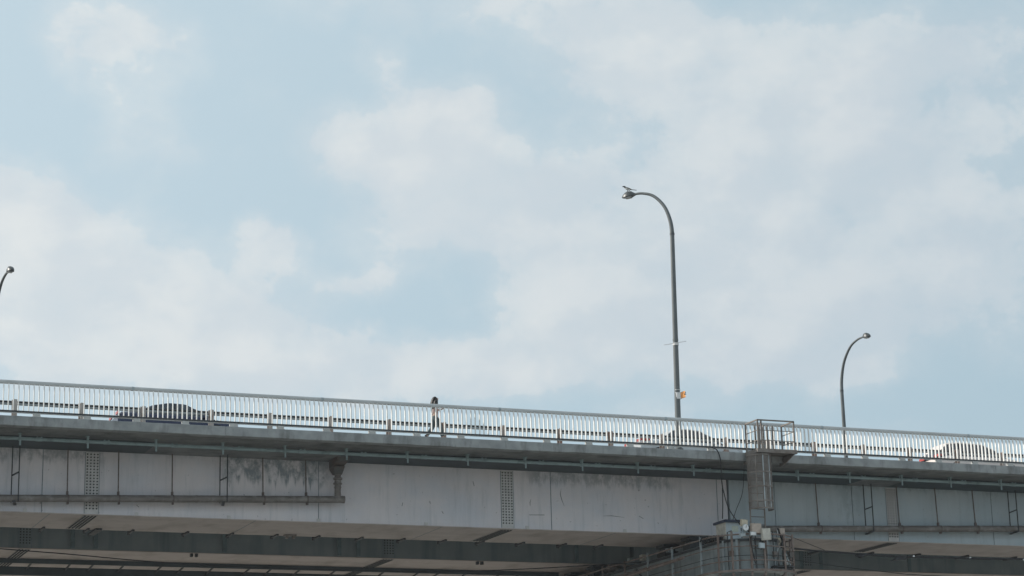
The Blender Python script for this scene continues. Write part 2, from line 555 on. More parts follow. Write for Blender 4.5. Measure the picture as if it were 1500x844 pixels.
for a, c in zip(cuts[:-1], cuts[1:]):
    part('edge_beam', edge_beam(a+0.006, c-0.006), M['concrete'], bridge)
part('far_edge_beam', MB().box(XA, XB, 105.9, 106.3, 16.8, 17.9), M['concrete'], bridge)
part('sidewalk', MB().box(XA, XB, 78.42, 80.62, 17.19, ZS), M['paving'], bridge)
part('kerb', MB().box(XA, XB, 80.62, 80.80, 17.19, ZR+0.04), M['concrete'], bridge)
part('roadway', MB().box(XA, XB, 80.80, 105.9, 17.19, ZR), M['asphalt'], bridge)
lm = MB()
for k in range(20):
    for y in (84.4, 88.0, 96.4, 100.0):
        x = XA + 4 + k*11
        lm.box(x, x+3, y, y+0.15, ZR+0.004, ZR+0.008)
for y in (81.2, 92.0, 92.4, 103.8):
    lm.box(XA, XB, y, y+0.15, ZR+0.004, ZR+0.008)
part('lane_marking', lm, M['roadpaint'], bridge, stuff=True)
# overhang shade beside the girder, painted in as dark soffit plates with lighter gaps
for a_, c_, m_ in ((XA, -8, 'steel_and_shade'), (-7.99, 0, 'soffit'), (0.01, 18.15, 'steel_and_shade'), (18.16, 25.8, 'soffit'), (25.81, 49.9, 'steel_and_shade'), (49.91, 52.0, 'soffit'), (52.01, XB, 'steel_and_shade')):
    part('soffit_shading_plate', MB().box(a_, c_, 80.0, 81.88, 16.74, 16.858), M[m_], bridge)
part('edge_stringer', MB().box(25.8, XB, 79.9, 80.0, 16.70, 16.858), M['steel_and_shade'], bridge)

ZB = 14.25
def bolts_plate(parent, xc, w, y, z0, z1, mp):
    """splice plate on a web with rows of bolt heads"""
    sp_ = part('splice_plate', MB().box(xc-w/2, xc+w/2, y-0.018, y+0.01, z0, z1), mp, parent)
    for xx_ in (xc-w/2-.012, xc+w/2+.012):
        part('plate_edge', MB().box(xx_-.01, xx_+.01, y-.02, y+.005, z0, z1), M['seam'], parent)
    b = MB()
    nr = int((z1-z0-0.08)/0.118)
    for i in range(4):
        x = xc - w/2 + w*(i+0.5)/4
        for j in range(nr):
            z = z1 - 0.08 - j*0.118
            hexr = [[(x+0.035*math.cos(t*PI/3), yy, z+0.033*math.sin(t*PI/3)) for t in range(6)] for yy in (y-0.018, y-0.032)]
            b.rings(hexr)
    return sp_, b

M['splice'] = mat('splice_plate_paint', (0.60, 0.60, 0.60), 0.55, var=0.1, scale=4)
M['splice_under'] = mat('splice_underplate_paint', (0.40, 0.37, 0.35), 0.6, var=0.15, scale=4)
M['inner_seam'] = mat('inner_stiffener_paint', (0.17, 0.23, 0.25), 0.6, var=0.2, scale=3)
M['seam'] = mat('weld_seam', (0.20, 0.25, 0.29), 0.6, var=0.2, scale=6)
M['bolt'] = mat('dark_bolt', (0.03, 0.036, 0.04), 0.5)

def girder(x0, x1, y0, y1, splices, mw, outer):
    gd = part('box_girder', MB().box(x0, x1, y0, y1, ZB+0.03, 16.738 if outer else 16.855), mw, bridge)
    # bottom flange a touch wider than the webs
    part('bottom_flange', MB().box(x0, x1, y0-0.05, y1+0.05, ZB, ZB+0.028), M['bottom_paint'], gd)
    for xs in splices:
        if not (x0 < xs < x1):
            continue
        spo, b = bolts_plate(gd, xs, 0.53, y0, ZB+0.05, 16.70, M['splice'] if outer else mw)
        part('bolts', b, M['bolt'], gd, stuff=True)
        u_ = part('splice_plate', MB().box(xs-0.27, xs+0.27, y0+0.05, y1-0.1, ZB-0.018, ZB-0.001), M['splice_under'], gd)
        b = MB()
        for i in range(4):
            x = xs - 0.27 + 0.54*(i+0.5)/4
            n = int((y1-y0-0.4)/0.13)
            for j in range(n):
                y = y0+0.15+j*0.13
                b.rings([[(x+0.034*math.cos(t*PI/3), y+0.034*math.sin(t*PI/3), zz) for t in range(6)] for zz in (ZB-0.018, ZB-0.05)])
        part('bolts', b, M['bolt'], gd, stuff=True)
    return gd

S1 = [-18.7, -1.2, 16.14, 33.52, 52.24, 70.9, 89.6]
S2 = [-19.5, -2.0, 15.31, 31.72, 53.4, 70.0]
g1 = girder(XA, JX-0.06, 81.9, 85.75, S1, M['web_left'], True)
g2 = girder(JX+0.06, XB, 81.9, 85.4, S1, M['web_right'], True)
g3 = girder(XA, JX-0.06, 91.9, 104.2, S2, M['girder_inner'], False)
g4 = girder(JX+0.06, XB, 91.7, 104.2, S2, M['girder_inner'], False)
for x, gg in ((14.23, g1), (35.51, g1), (25.3, g1), (46.25, g2), (50.2, g2), (57.6, g2), (5.0, g1), (43.4, g1)):
    part('weld_seam', MB().box(x-0.012, x+0.012, 81.884, 81.902, ZB+0.04, 16.73), M['seam'], gg)
for x, gg in ((17.3, g3), (18.3, g3), (29.3, g3), (30.2, g3), (24.0, g3), (53.1, g4), (54.2, g4), (59.3, g4), (41.0, g3)):
    part('stiffener', MB().box(x-0.09, x+0.09, 91.66, 91.70, ZB+0.06, 16.8), M['inner_seam'], gg)
M['scratch'] = mat('dark_scratch', (0.12, 0.13, 0.14), 0.7)
for pts_ in (((36.0, 16.05), (35.95, 15.8), (36.02, 15.55), (36.12, 15.3)), ((34.6, 15.55), (34.55, 15.4), (34.56, 15.25)), ((28.9, 15.2), (28.86, 15.05)), ((39.6, 15.0), (39.8, 14.9)), ((22.2, 15.3), (22.25, 15.1)),
             ((17.9, 14.7), (18.0, 14.62)), ((37.9, 14.95), (38.3, 14.97), (38.9, 14.92)), ((34.5, 14.88), (35.2, 14.90)), ((32.0, 16.2), (32.05, 16.0)), ((30.6, 14.9), (30.66, 14.8))):
    part('scratch', MB().tube([(a_, 81.899, b_) for a_, b_ in pts_], [.004]+[.014]*(len(pts_)-2)+[.004] if len(pts_) > 2 else .011, 5), M['scratch'], g1)
# soffit weld lines and hangers on the back of the first girder
for x in (14.55, 22.7, 30.6, 38.5):
    part('weld_seam', MB().box(x-0.012, x+0.012, 81.95, 85.7, ZB-0.008, ZB+0.002), M['seam'], g1)
for x in (14.95, 16.73, 18.54, 20.8, 22.68, 24.58, 26.4, 28.3, 30.17, 32.04, 33.78, 35.67, 37.66, 39.41):
    b = MB().bar((x, 85.3, ZB-0.035), (x, 86.3, ZB-0.035), 0.09, 0.06)
    b.box(x-0.05, x+0.05, 86.2, 86.3, ZB-0.10, ZB+0.05)
    part('bracket', b, M['dark_metal'], g1)
for x in (50.25, 53.07, 55.61, 58.27, 60.99):
    part('bracket', MB().bar((x, 85.0, ZB-0.05), (x, 86.1, ZB-0.05), 0.10, 0.08), M['dark_metal'], g2)
for x in (22.7, 36.2):   # paired small lugs below the second girder
    part('bracket', MB().box(x-0.16, x-0.06, 91.9, 92.1, ZB-0.14, ZB).box(x+0.06, x+0.16, 91.9, 92.1, ZB-0.14, ZB), M['dark_metal'], g3)
part('bracket', MB().box(24.9, 25.4, 85.3, 85.6, ZB-0.05, ZB).box(24.95, 25.05, 85.3, 85.5, ZB-0.16, ZB-0.05).box(25.25, 25.35, 85.3, 85.5, ZB-0.16, ZB-0.05), M['cage'], g1)
# floodlight lug with a pale rim, left
part('bracket', MB().bar((17.15, 85.3, ZB-0.03), (17.05, 86.4, ZB-0.10), 0.26, 0.07), M['dark_metal'], g1)
# lugs on the edge of the web
for x in (13.6, 17.9, 21.6, 25.3, 29.9, 34.4, 38.9):
    part('lug', MB().box(x-0.07, x+0.07, 81.86, 81.9, ZB+0.03, ZB+0.16), M['splice'], g1)
# cross beams between the girders
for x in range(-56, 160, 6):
    part('cross_beam', MB().box(x-0.15, x+0.15, 85.75, 91.7, 15.2, 16.85), M['steel_and_shade'], bridge)

# ------------------------------------------------------------------ outer railing
rail = thing('bridge_railing', 'long white and grey pedestrian railing of close balusters along the near bridge edge', 'railing', (20, 78, 17.2))
def rail_profile(x0, x1):
    prof = [(78.04, 18.435), (78.035, 18.50), (78.06, 18.555), (78.12, 18.575), (78.18, 18.555), (78.205, 18.50), (78.20, 18.435), (78.12, 18.425)]
    return MB().rings([[(x, y, z) for y, z in prof] for x in (x0, x1)])
RX = [XA, -44, -29, -14, 1, 9.4, 16.84, 24.28, 31.72, 39.16, 46.6, 54.0, 61.5, 76, 91, 106, 121, XB]
for a, c in zip(RX[:-1], RX[1:]):
    part('top_rail', rail_profile(a+0.006, c-0.006), M['rail_grey'], rail)
    part('bottom_rail', MB().box(a+0.006, c-0.006, 77.985, 78.08, 17.33, 17.352), M['rail_grey'], rail)
    part('bottom_strip', MB().box(a+0.006, c-0.006, 77.965, 78.085, 17.3525, 17.412), M['rail_dark'], rail)
for c in RX[1:-1]:
    part('rail_joint', MB().rings([[(x_, 78.12+(y-78.12)*1.08, 18.5+(z-18.5)*1.08) for y, z in ((78.04, 18.435), (78.035, 18.50), (78.06, 18.555), (78.12, 18.575), (78.18, 18.555), (78.205, 18.50), (78.20, 18.435), (78.12, 18.425))] for x_ in (c-.05, c+.05)]), M['galv'], rail)
def baluster_mesh():
    b = MB()
    prof = [(78.03, 17.378), (78.03, 18.30), (78.036, 18.35), (78.052, 18.395), (78.085, 18.44)]
    hw, hd = 0.0155, 0.044
    rings = []
    for i, (y, z) in enumerate(prof):
        k = hd*(1.0 if i < 3 else 0.75)
        rings.append([(-hw, y-k, z), (hw, y-k, z), (hw, y+k, z), (-hw, y+k, z)])
    b.rings(rings)
    return b
bal_me = baluster_mesh().mesh('baluster', M['rail_white'])
PITCH_B = 0.186
nb = 0
x = 9.6
while nb < 292 and x < 62.5:
    bo = link('baluster', bal_me, rail, (x + random.uniform(-.004, .004) + .02, random.uniform(-.004, .004), 0))
    bo.rotation_euler = (0, random.gauss(0, .00022), 0)
    x += PITCH_B
    nb += 1
xe = x
b = MB()
proto = baluster_mesh()
xx = 9.6 - PITCH_B
while xx > XA:
    b.add([(vx+xx, vy, vz) for vx, vy, vz in proto.v], proto.f)
    xx -= PITCH_B
while xe < XB:
    b.add([(vx+xe, vy, vz) for vx, vy, vz in proto.v], proto.f)
    xe += PITCH_B
part('baluster_run', b, M['rail_white'], rail, stuff=True)
blk = MB().box(-0.13, 0.13, 77.96, 78.12, 17.205, 17.334).box(-0.16, 0.16, 77.955, 78.16, 17.205, 17.225).mesh('foot_block', M['block'])
k = -30
x = 13.27
while x > XA:
    x -= 1.86
while x < XB:
    link('foot_block', blk, rail, (x, 0, 0))
    x += 1.86
# tall shaded post of the railing right of the platform
# ------------------------------------------------------------------ crash barrier
bar = thing('crash_barrier', 'low steel crash barrier with rusty posts between the sidewalk and the traffic', 'barrier', (20, 80.4, 17.2))
gs = [12.83, 15.36, 17.74, 20.44, 22.82, 25.33, 27.79, 30.15, 32.76, 35.32, 37.67, 40.07, 43.15, 45.2, 47.5, 50.0, 52.4, 54.89, 57.31, 59.8, 62.3]
gs = [12.83-2.5*i for i in range(28, 0, -1)] + gs + [62.3+2.5*i for i in range(1, 38)]
pm = MB().box(-0.08, 0.08, -0.08, -0.065, 0, 1.06).box(-0.08, 0.08, 0.065, 0.08, 0, 1.06).box(-0.012, 0.012, -0.065, 0.065, 0, 1.04)
pm.box(-0.12, 0.12, -0.12, 0.12, 0, 0.02)
post_me = pm.mesh('post', M['rust_post'])
post_me2 = pm.mesh('post', M['grey_post'])
for x in gs:
    o = link('post', post_me if (x > 27 or random.random() < .15) else post_me2, bar, (x, 80.36, ZS))
    if 12 < x < 60:
        o.rotation_euler = (random.uniform(-.01, .01), random.uniform(-.012, .012), random.uniform(0.2, 0.5))
for z0, z1, m_, nm in ((18.205, 18.28, 'dark_metal', 'beam'), (18.12, 18.20, 'galv', 'beam')):
    prof = [(80.46, z0), (80.43, (z0+z1)/2), (80.46, z1), (80.52, z1), (80.52, z0)]
    part(nm, MB().rings([[(x, y, z) for y, z in prof] for x in (XA, XB)]), M[m_], bar)

# ------------------------------------------------------------------ teal service pipe below the overhang
cp = thing('service_pipe', 'thin teal service pipe hung on short flat hangers below the deck overhang', 'pipe', (20, 79.5, 16.6))
for a, c in zip([XA, -20, 0, 12.0, 24.1, 36.2, 48.1, 60.3, 80, 120], [-20, 0, 12.0, 24.1, 36.2, 48.1, 60.3, 80, 120, XB]):
    part('pipe', MB().tube([(a+.01, 79.5, 16.66), (c-.01, 79.5, 16.66)], 0.068, 10), M['teal'], cp, smooth=True)
hm = MB().box(-0.035, 0.035, -0.095, -0.083, -0.27, 0.20).box(-0.035, 0.035, -0.083, 0.08, -0.075, -0.06).box(-0.03, 0.03, 0.068, 0.08, -0.06, 0.20)
hm.box(-0.07, 0.07, -0.12, 0.10, 0.185, 0.198)
hang_me = hm.mesh('hanger', M['teal'])
hs = [12.93, 15.46, 18.07, 20.69, 23.18, 25.70, 28.25, 30.83, 33.36, 35.90, 38.44, 41.04, 46.07, 48.64, 51.29, 53.82, 56.48, 59.1, 61.7]
hs = [12.93-2.58*i for i in range(25, 0, -1)] + hs + [61.7+2.58*i for i in range(1, 30)]
for x in hs:
    link('hanger', hang_me, cp, (x, 79.5, 16.66))
cm = MB().tube([(-0.12, 0, 0), (0.12, 0, 0)], 0.078, 10).box(-0.1, -0.06, -0.08, 0.08, 0.0, 0.09).box(0.06, 0.1, -0.08, 0.08, 0.0, 0.09)
cm_me = cm.mesh('coupling', M['teal'])
for x in hs[20:50]:
    link('coupling', cm_me, cp, (x+0.72, 79.5, 16.66))

# ------------------------------------------------------------------ drain pipes along the web
def drain(x0, z0, x1, z1, rods, ladders, lab, hopper):
    t = thing('drain_pipe', lab, 'pipe', ((x0+x1)/2, 81.4, z0), 'drain pipes along the girder web')
    zz = lambda x: z0 + (z1-z0)*(x-x0)/(x1-x0)
    n = 6
    cuts = [x0 + (x1-x0)*i/n for i in range(n+1)]
    for a, c in zip(cuts[:-1], cuts[1:]):
        part('pipe', MB().tube([(a, 81.4, zz(a)), (c, 81.4, zz(c))], 0.142, 16), M['pipe'], t, smooth=True)
        part('collar', MB().tube([(c-0.06, 81.4, zz(c)), (c+0.03, 81.4, zz(c))], 0.150, 16), M['pipe'], t, smooth=True)
    for x in rods:
        z = zz(x)
        part('hanger_rod', MB().bar((x, 81.55, z+0.1), (x, 81.62, 16.74), 0.045, 0.03, Vector((0, 1, 0))), M['rod'], t)
        part('clamp', MB().tube([(x-0.03, 81.4, z), (x+0.03, 81.4, z)], 0.160, 16).box(x-0.035, x+0.035, 81.33, 81.47, z-0.22, z-0.12)
             .box(x-0.04, x+0.04, 81.5, 81.6, z+0.1, z+0.3), M['rod'], t)
    for x in ladders:
        z = zz(x)
        for dx in (-0.11, 0.11):
            part('hanger_rod', MB().bar((x+dx, 81.25 if dx > 0 else 81.55, z-0.14), (x+dx, 81.25 if dx > 0 else 81.55, 16.74), 0.04, 0.035, Vector((0, 1, 0))), M['dark_metal'], t)
        part('cross_bar', MB().bar((x-0.11, 81.55, (z+16.7)/2-0.1), (x+0.11, 81.25, (z+16.7)/2), 0.045), M['dark_metal'], t)
        part('support_arm', MB().bar((x-0.1, 81.0, z-0.17), (x+0.1, 81.88, z-0.17), 0.11, 0.05), M['dark_metal'], t)
    return t, zz
dl, zz = drain(-10, 13.94, 26.2, 15.145, [-6, -2, 2, 6, 10, 15.13, 17.10, 19.22, 22.89, 24.67], [4, 13.12, 21.24], 'brown drain pipe on the left web ending under a hopper', True)
# hopper, down pipe with collars
hp = MB()
hp.rings([[(25.66, 80.55, 16.56), (26.12, 80.55, 16.56), (26.12, 81.6, 16.34), (25.66, 81.6, 16.34)],
          [(25.64, 80.50, 16.735), (26.18, 80.50, 16.735), (26.18, 81.6, 16.735), (25.64, 81.6, 16.735)]])
hp.rings([[(25.79, 81.25, 16.14), (26.09, 81.25, 16.14), (26.09, 81.56, 16.14), (25.79, 81.56, 16.14)],
          [(25.67, 80.95, 16.42), (26.12, 80.95, 16.42), (26.12, 81.6, 16.34), (25.67, 81.6, 16.34)]])
part('hopper', hp, M['hopper'], dl)
part('down_pipe', MB().tube([(25.95, 81.4, 16.2), (25.95, 81.4, 15.15)], 0.13, 16), M['pipe'], dl, smooth=True)
for z, r_, h in ((15.98, 0.185, 0.12), (15.78, 0.18, 0.1), (15.62, 0.15, 0.06)):
    part('collar', MB().tube([(25.95, 81.4, z-h/2), (25.95, 81.4, z-h/4), (25.95, 81.4, z+h/4), (25.95, 81.4, z+h/2)], [0.135, r_, r_, 0.135], 16), M['pipe'], dl, smooth=True)
drain(44.6, 14.54, 100, 16.3, [48.2, 52.38, 54.41, 56.42, 61.5, 63.5], [50.72, 58.42], 'brown drain pipe on the blue grey web right of the ladder', False)

# ------------------------------------------------------------------ maintenance catwalk under the second girder
cw = thing('maintenance_catwalk', 'dark steel maintenance catwalk hanging under the far girder at the bottom edge', 'catwalk', (20, 96, 14))
part('stringer', MB().box(XA, 41.5, 95.0, 95.08, 14.04, 14.245), M['steel_and_shade'], cw)
part('stringer', MB().box(XA, 41.5, 96.5, 96.6, 13.70, 14.08), M['steel_and_shade'], cw)
part('handrail', MB().tube([(XA, 97.6, 13.9), (41.5, 97.6, 13.9)], 0.03, 6), M['steel_and_shade'], cw)
for i in range(60):
    x = -40 + i*1.37 + (0.35 if i % 3 == 0 else 0)
    if x > 41:
        break
    part('cross_bar', MB().bar((x, 95.0, 14.10), (x, 96.5, 13.95), 0.07, 0.05), M['dark_metal'], cw)
    if i % 2 == 0:
        part('post', MB().bar((x, 97.0, 13.3), (x, 97.0, 14.1), 0.06), M['dark_metal'], cw)

# ------------------------------------------------------------------ pier
PX, PY = 43.3, 79.3
pier = thing('bridge_pier', 'grey concrete pier with a round-ended crosshead carrying the girders', 'pier', (PX, 88, 0))
def stadium(r, y0, y1, z, n=20):
    pts = []
    for i in range(n+1):
        t = PI + PI*i/n
        pts.append((PX + r*math.cos(t), y0 + r*math.sin(t), z))
    for i in range(n+1):
        t = PI*i/n
        pts.append((PX + r*math.cos(t), y1 + r*math.sin(t), z))
    return pts
part('crosshead', MB().rings([stadium(1.36, PY, 103, 12.22), stadium(1.42, PY, 103, 12.28), stadium(1.42, PY, 103, 13.60), stadium(1.38, PY, 103, 13.64)]), M['pier'], pier, smooth=True)
for y in (80.6, 93.5, 102.2):
    part('column', MB().tube([(PX+0.1, y, -0.5), (PX+0.1, y, 12.25)], 0.80, 32), M['pier'], pier, smooth=True)
for y in (82.5, 85.0, 92.6, 95.2, 99.5, 103):
    for dx in (-0.85, 0.85):
        part('bearing', MB().box(PX+dx-0.35, PX+dx+0.35, y-0.35, y+0.35, 13.64, 13.95).box(PX+dx-0.25, PX+dx+0.25, y-0.25, y+0.25, 13.95, 14.1)
             .box(PX+dx-0.4, PX+dx+0.4, y-0.4, y+0.4, 14.1, 14.235), M['dark_metal'], pier)
# raised ribs on the round end of the crosshead
for t in (200, 226, 252, 278, 304, 330):
    a = R(t)
    c_, s_ = math.cos(a), math.sin(a)
    part('rib', MB().bar((PX+1.44*c_, PY+1.44*s_, 12.3), (PX+1.44*c_, PY+1.44*s_, 13.58), 0.10, 0.06, Vector((c_, s_, 0))), M['galv'], pier)

# walkway round the crosshead
wk = thing('pier_walkway', 'rusty railed inspection walkway curving round the pier head', 'walkway', (PX, PY, 12.2))
RW = 1.95
def wpath(r, z, y_end=99.0, n=18):
    p = [(PX-r, y_end, z), (PX-r, 92, z), (PX-r, 86, z), (PX-r, PY+1, z)]
    for i in range(n+1):
        t = PI + PI*i/n
        p.append((PX + r*math.cos(t), PY + r*math.sin(t), z))
    p += [(PX+r, PY+1.2, z), (PX+r, 86, z), (PX+r, 92, z), (PX+r, y_end, z)]
    return p
inner, outer = wpath(1.46, 12.25), wpath(RW+0.08, 12.25)
dk = MB()
rings = []
for p, q in zip(inner, outer):
    rings.append([p, q, (q[0], q[1], 12.17), (p[0], p[1], 12.17)])
dk.rings(rings)
part('deck_plate', dk, M['galv'], wk)
part('toe_board', MB().rings([[(p[0], p[1], 12.18), (p[0], p[1], 12.27), (q[0], q[1], 12.27), (q[0], q[1], 12.18)]
                              for p, q in zip(wpath(RW+0.06, 0), wpath(RW+0.10, 0))]), M['rust_rail'], wk)
for z, r_, m_ in ((13.72, 0.034, 'rust_rail'), (13.22, 0.026, 'rust_rail'), (12.84, 0.016, 'dark_metal'), (12.64, 0.026, 'rust_rail')):
    part('guard_rail', MB().tube(wpath(RW, z), r_, 8), M[m_], wk, smooth=True)
pp = [(PX-RW, y) for y in (98, 95, 92.2, 89.6, 87.2, 84.8, 82.4, 79.7)] + [(PX+RW*math.cos(R(t)), PY+RW*math.sin(R(t))) for t in (205, 224, 247, 264, 295, 325, 350)] + [(PX+RW, y) for y in (81, 84, 88, 92)]
for i, (x, y) in enumerate(pp):
    part('post', MB().bar((x, y, 12.0), (x, y, 13.86 if i % 2 else 13.78), 0.075, 0.06, Vector((0, 1, 0))), M['galv' if i in (6, 7, 5) else 'rust_rail'], wk)
    cx, cy = (x-PX, y-PY) if y < PY else ((x-PX), 0)
    l_ = math.hypot(cx, cy)
    part('bracket', MB().bar((x, y, 12.15), (x - cx/l_*0.52, y - cy/l_*0.52, 11.75), 0.06), M['rust_rail'], wk)
# clutter of fittings under the girder on the crosshead top
for (x, y, z, sx_, sz_, m_) in ((42.2, 88.2, 13.95, .22, .3, 'galv'), (42.2, 86.9, 13.95, .2, .26, 'palebox'), (42.3, 84.4, 13.95, .25, .2, 'galv'), (42.15, 90.2, 13.9, .3, .3, 'rust_rail')):
    part('fitting', MB().box(x-sx_/2, x+sx_/2, y, y+0.3, z-sz_/2, z+sz_/2), M[m_], wk)
part('inclined_pipe', MB().tube([(41.2, 81.0, 13.15), (41.1, 90.5, 12.95), (41.1, 98, 12.8)], 0.07, 8), M['rust_rail'], wk, smooth=True)
for k_, (a_, zlo, zhi, off_, m_) in enumerate(((212, 12.3, 13.9, .12, 'dark_metal'), (230, 12.0, 13.5, .10, 'pipe'), (256, 12.3, 13.75, .14, 'dark_metal'), (271, 12.3, 13.3, .10, 'pipe'), (288, 12.0, 13.9, .12, 'dark_metal'), (302, 12.3, 13.6, .1, 'pipe'), (315, 12.2, 13.8, .16, 'dark_metal'))):
    ca, sa = math.cos(R(a_)), math.sin(R(a_))
    part('riser_pipe', MB().tube([(PX+(1.42+off_)*ca, PY+(1.42+off_)*sa, zlo), (PX+(1.42+off_)*ca, PY+(1.42+off_)*sa, zhi), (PX+1.2*ca, PY+1.2*sa, zhi+.1)], 0.035 if k_ % 2 else 0.022, 7), M[m_], wk, smooth=True)
for k_, (a_, z_) in enumerate(((222, 12.95), (262, 13.35), (280, 12.9), (296, 13.3), (322, 13.0))):
    ca, sa = math.cos(R(a_)), math.sin(R(a_))
    x_, y_ = PX+(RW-.08)*ca, PY+(RW-.08)*sa
    part('fitting', MB().box(x_-.09, x_+.09, y_-.07, y_+.07, z_-.12, z_+.12), M['dark_metal' if k_ % 2 else 'hopper'], wk)
part('kick_plate', MB().rings([[(p[0], p[1], 13.50), (p[0], p[1], 13.60), (q[0], q[1], 13.60), (q[0], q[1], 13.50)] for p, q in zip(wpath(1.425, 0), wpath(1.47, 0))]), M['dark_metal'], wk)
part('diagonal_brace', MB().bar((41.35, 86.0, 13.3), (41.35, 84.8, 12.3), 0.06), M['dark_metal'], wk)
part('diagonal_brace', MB().bar((41.35, 89.6, 13.5), (41.35, 87.2, 12.9), 0.08), M['dark_metal'], wk)

# ------------------------------------------------------------------ platform cage outside the railing
pf = thing('access_platform', 'small brown railed steel balcony bolted outside the bridge railing above the ladder', 'platform', (43.6, 77.4, 17.1))
px0, px1, py0, py1 = 42.80, 44.52, 76.88, 77.92
ff = MB()
ff.box(px0-0.08, px1+0.08, py0-0.06, py0, 17.04, 17.20)
ff.box(px0-0.08, px0-0.02, py0, py1, 17.04, 17.20)
ff.box(px1+0.02, px1+0.08, py0, py1, 17.04, 17.20)
part('floor_frame', ff, M['cage'], pf)
part('floor_plate', MB().box(px0-0.018, px1+0.018, py0+0.002, py1, 17.10, 17.13), M['cage'], pf)
for (x, y) in ((px0, py0), (px0+0.17, py0), (px1, py0), (px0, py1), (px1, py1), (px0+1.0, py1-0.05), (px0+0.42, py1-0.05), (px0+0.62, py1-0.05), (px0+0.82, py1-0.05), (px0+1.25, py1-0.05)):
    part('post', MB().bar((x, y, 17.13), (x, y, 18.40), 0.055, 0.055, Vector((0, 1, 0))), M['cage'], pf)
for z, w in ((18.41, 0.055), (17.98, 0.028), (17.56, 0.028)):
    part('guard_rail', MB().bar((px0-.02, py0, z), (px1+.02, py0, z), w), M['cage'], pf)
    part('guard_rail', MB().bar((px0, py0+.03, z), (px0, py1, z), w), M['cage'], pf)
    part('guard_rail', MB().bar((px1, py0+.03, z), (px1, py1, z), w), M['cage'], pf)
for x in (px0, px1):
    part('bracket', MB().rings([[(x-.03, py0+.1, 17.038), (x-.03, 78.2, 17.038), (x-.03, 78.2, 16.72), (x-.03, 77.95, 16.72)], [(x+.03, py0+.1, 17.038), (x+.03, 78.2, 17.038), (x+.03, 78.2, 16.72), (x+.03, 77.95, 16.72)]]), M['cage'], pf)

# caged ladder
ld = thing('caged_ladder', 'vertical steel ladder in a brown mesh safety cage below the balcony', 'ladder', (43.1, 77.6, 12.3))
for x in (42.74, 43.42):
    part('side_rail', MB().bar((x, 77.78, 12.26), (x, 77.78, 17.1), 0.05, 0.035, Vector((0, 1, 0))), M['cage'], ld)
z = 12.5
while z < 17.0:
    part('rung', MB().tube([(42.74, 77.78, z), (43.42, 77.78, z)], 0.016, 6), M['rod'], ld)
    z += 0.33
CX, CY, CR = 43.08, 77.42, 0.50
def circ(r, z, a0=-205, a1=25, n=22):
    return [(CX + r*math.cos(R(a0+(a1-a0)*i/n)), CY + r*math.sin(R(a0+(a1-a0)*i/n)), z) for i in range(n+1)]
for z in (14.74, 15.05, 15.65, 16.25, 16.98):
    rr = [[(p[0], p[1], z-.03), (p[0], p[1], z+.03), (q[0], q[1], z+.03), (q[0], q[1], z-.03)] for p, q in zip(circ(CR+.012, 0), circ(CR+.022, 0))]
    part('hoop', MB().rings(rr), M['cage'], ld)
for a in (-205, -170, -135, -100, -65, -30, 5, 25):
    x, y = CX + (CR+.006)*math.cos(R(a)), CY + (CR+.006)*math.sin(R(a))
    part('cage_strap', MB().bar((x, y, 14.71), (x, y, 17.02), 0.045, 0.01, Vector((math.cos(R(a)), math.sin(R(a)), 0))), M['galv' if a in (-65, -100) else 'cage'], ld)
ms = MB()
for i in range(58):
    a = -205 + 230*i/57
    x, y = CX + CR*math.cos(R(a)), CY + CR*math.sin(R(a))
    ms.bar((x, y, 14.74), (x, y, 17.0), 0.016, 0.006, Vector((math.cos(R(a)), math.sin(R(a)), 0)))
z = 14.76
while z < 17.0:
    ms.tube(circ(CR, z, n=16), 0.008, 3)
    z += 0.045
part('mesh_panel', ms, M['cage'], ld, stuff=True)

# ------------------------------------------------------------------ cabinet and boxes on the pier
cabn = thing('equipment_cabinet', 'pale blue grey metal cabinet with navy roof standing on the pier head', 'cabinet', (42.5, 79.3, 13.7))
part('body', MB().box(42.10, 42.86, 78.75, 79.6, 13.66, 14.38), M['cab'], cabn)
part('body_side', MB().box(42.06, 42.10, 78.77, 79.58, 13.66, 14.36), M['palebox'], cabn)
part('roof', MB().rings([[(41.98, 78.62, 14.36), (42.96, 78.62, 14.36), (42.96, 79.7, 14.36), (41.98, 79.7, 14.36)],
                         [(41.98, 78.62, 14.45), (42.96, 78.62, 14.45), (42.96, 79.7, 14.45), (41.98, 79.7, 14.45)],
                         [(42.1, 78.8, 14.50), (42.85, 78.8, 14.50), (42.85, 79.5, 14.50), (42.1, 79.5, 14.50)]]), M['cabroof'], cabn)
part('label_plate', MB().box(42.36, 42.66, 78.735, 78.749, 13.98, 14.22), M['label'], cabn)
part('handle', MB().box(42.78, 42.81, 78.72, 78.75, 14.0, 14.14), M['dark_metal'], cabn)
part('skid', MB().box(41.9, 43.1, 78.7, 79.8, 13.645, 13.659), M['rust_rail'], cabn)

def jbox(x0, x1, y, z0, z1, d, m_, label, tilt=0.0):
    t = thing('junction_box', label, 'box', ((x0+x1)/2, y, z0), 'utility boxes on the walkway rail')
    part('body', MB().box(x0, x1, y-d, y, z0, z1), M[m_], t)
    part('lid', MB().box(x0+.012, x1-.012, y-d-.015, y-d-.001, z0+.012, z1-.012), M[m_], t)
    part('mounting_strap', MB().box((x0+x1)/2-.02, (x0+x1)/2+.02, y+.001, y+.02, z0-.06, z1+.04), M['dark_metal'], t)
    t.rotation_euler = (0, tilt, 0)
    return t
jbox(41.99, 42.28, 77.34, 13.98, 14.26, .12, 'beige', 'yellowish beige box above the round white gauge', R(3))
jbox(42.46, 42.92, 77.36, 13.72, 14.12, .14, 'pinkbox', 'pinkish beige box between ladder rails and gauge')
jbox(42.88, 43.27, 77.20, 13.42, 13.90, .14, 'palebox', 'largest pale cream box hanging tilted on the rail below the ladder', R(-4))
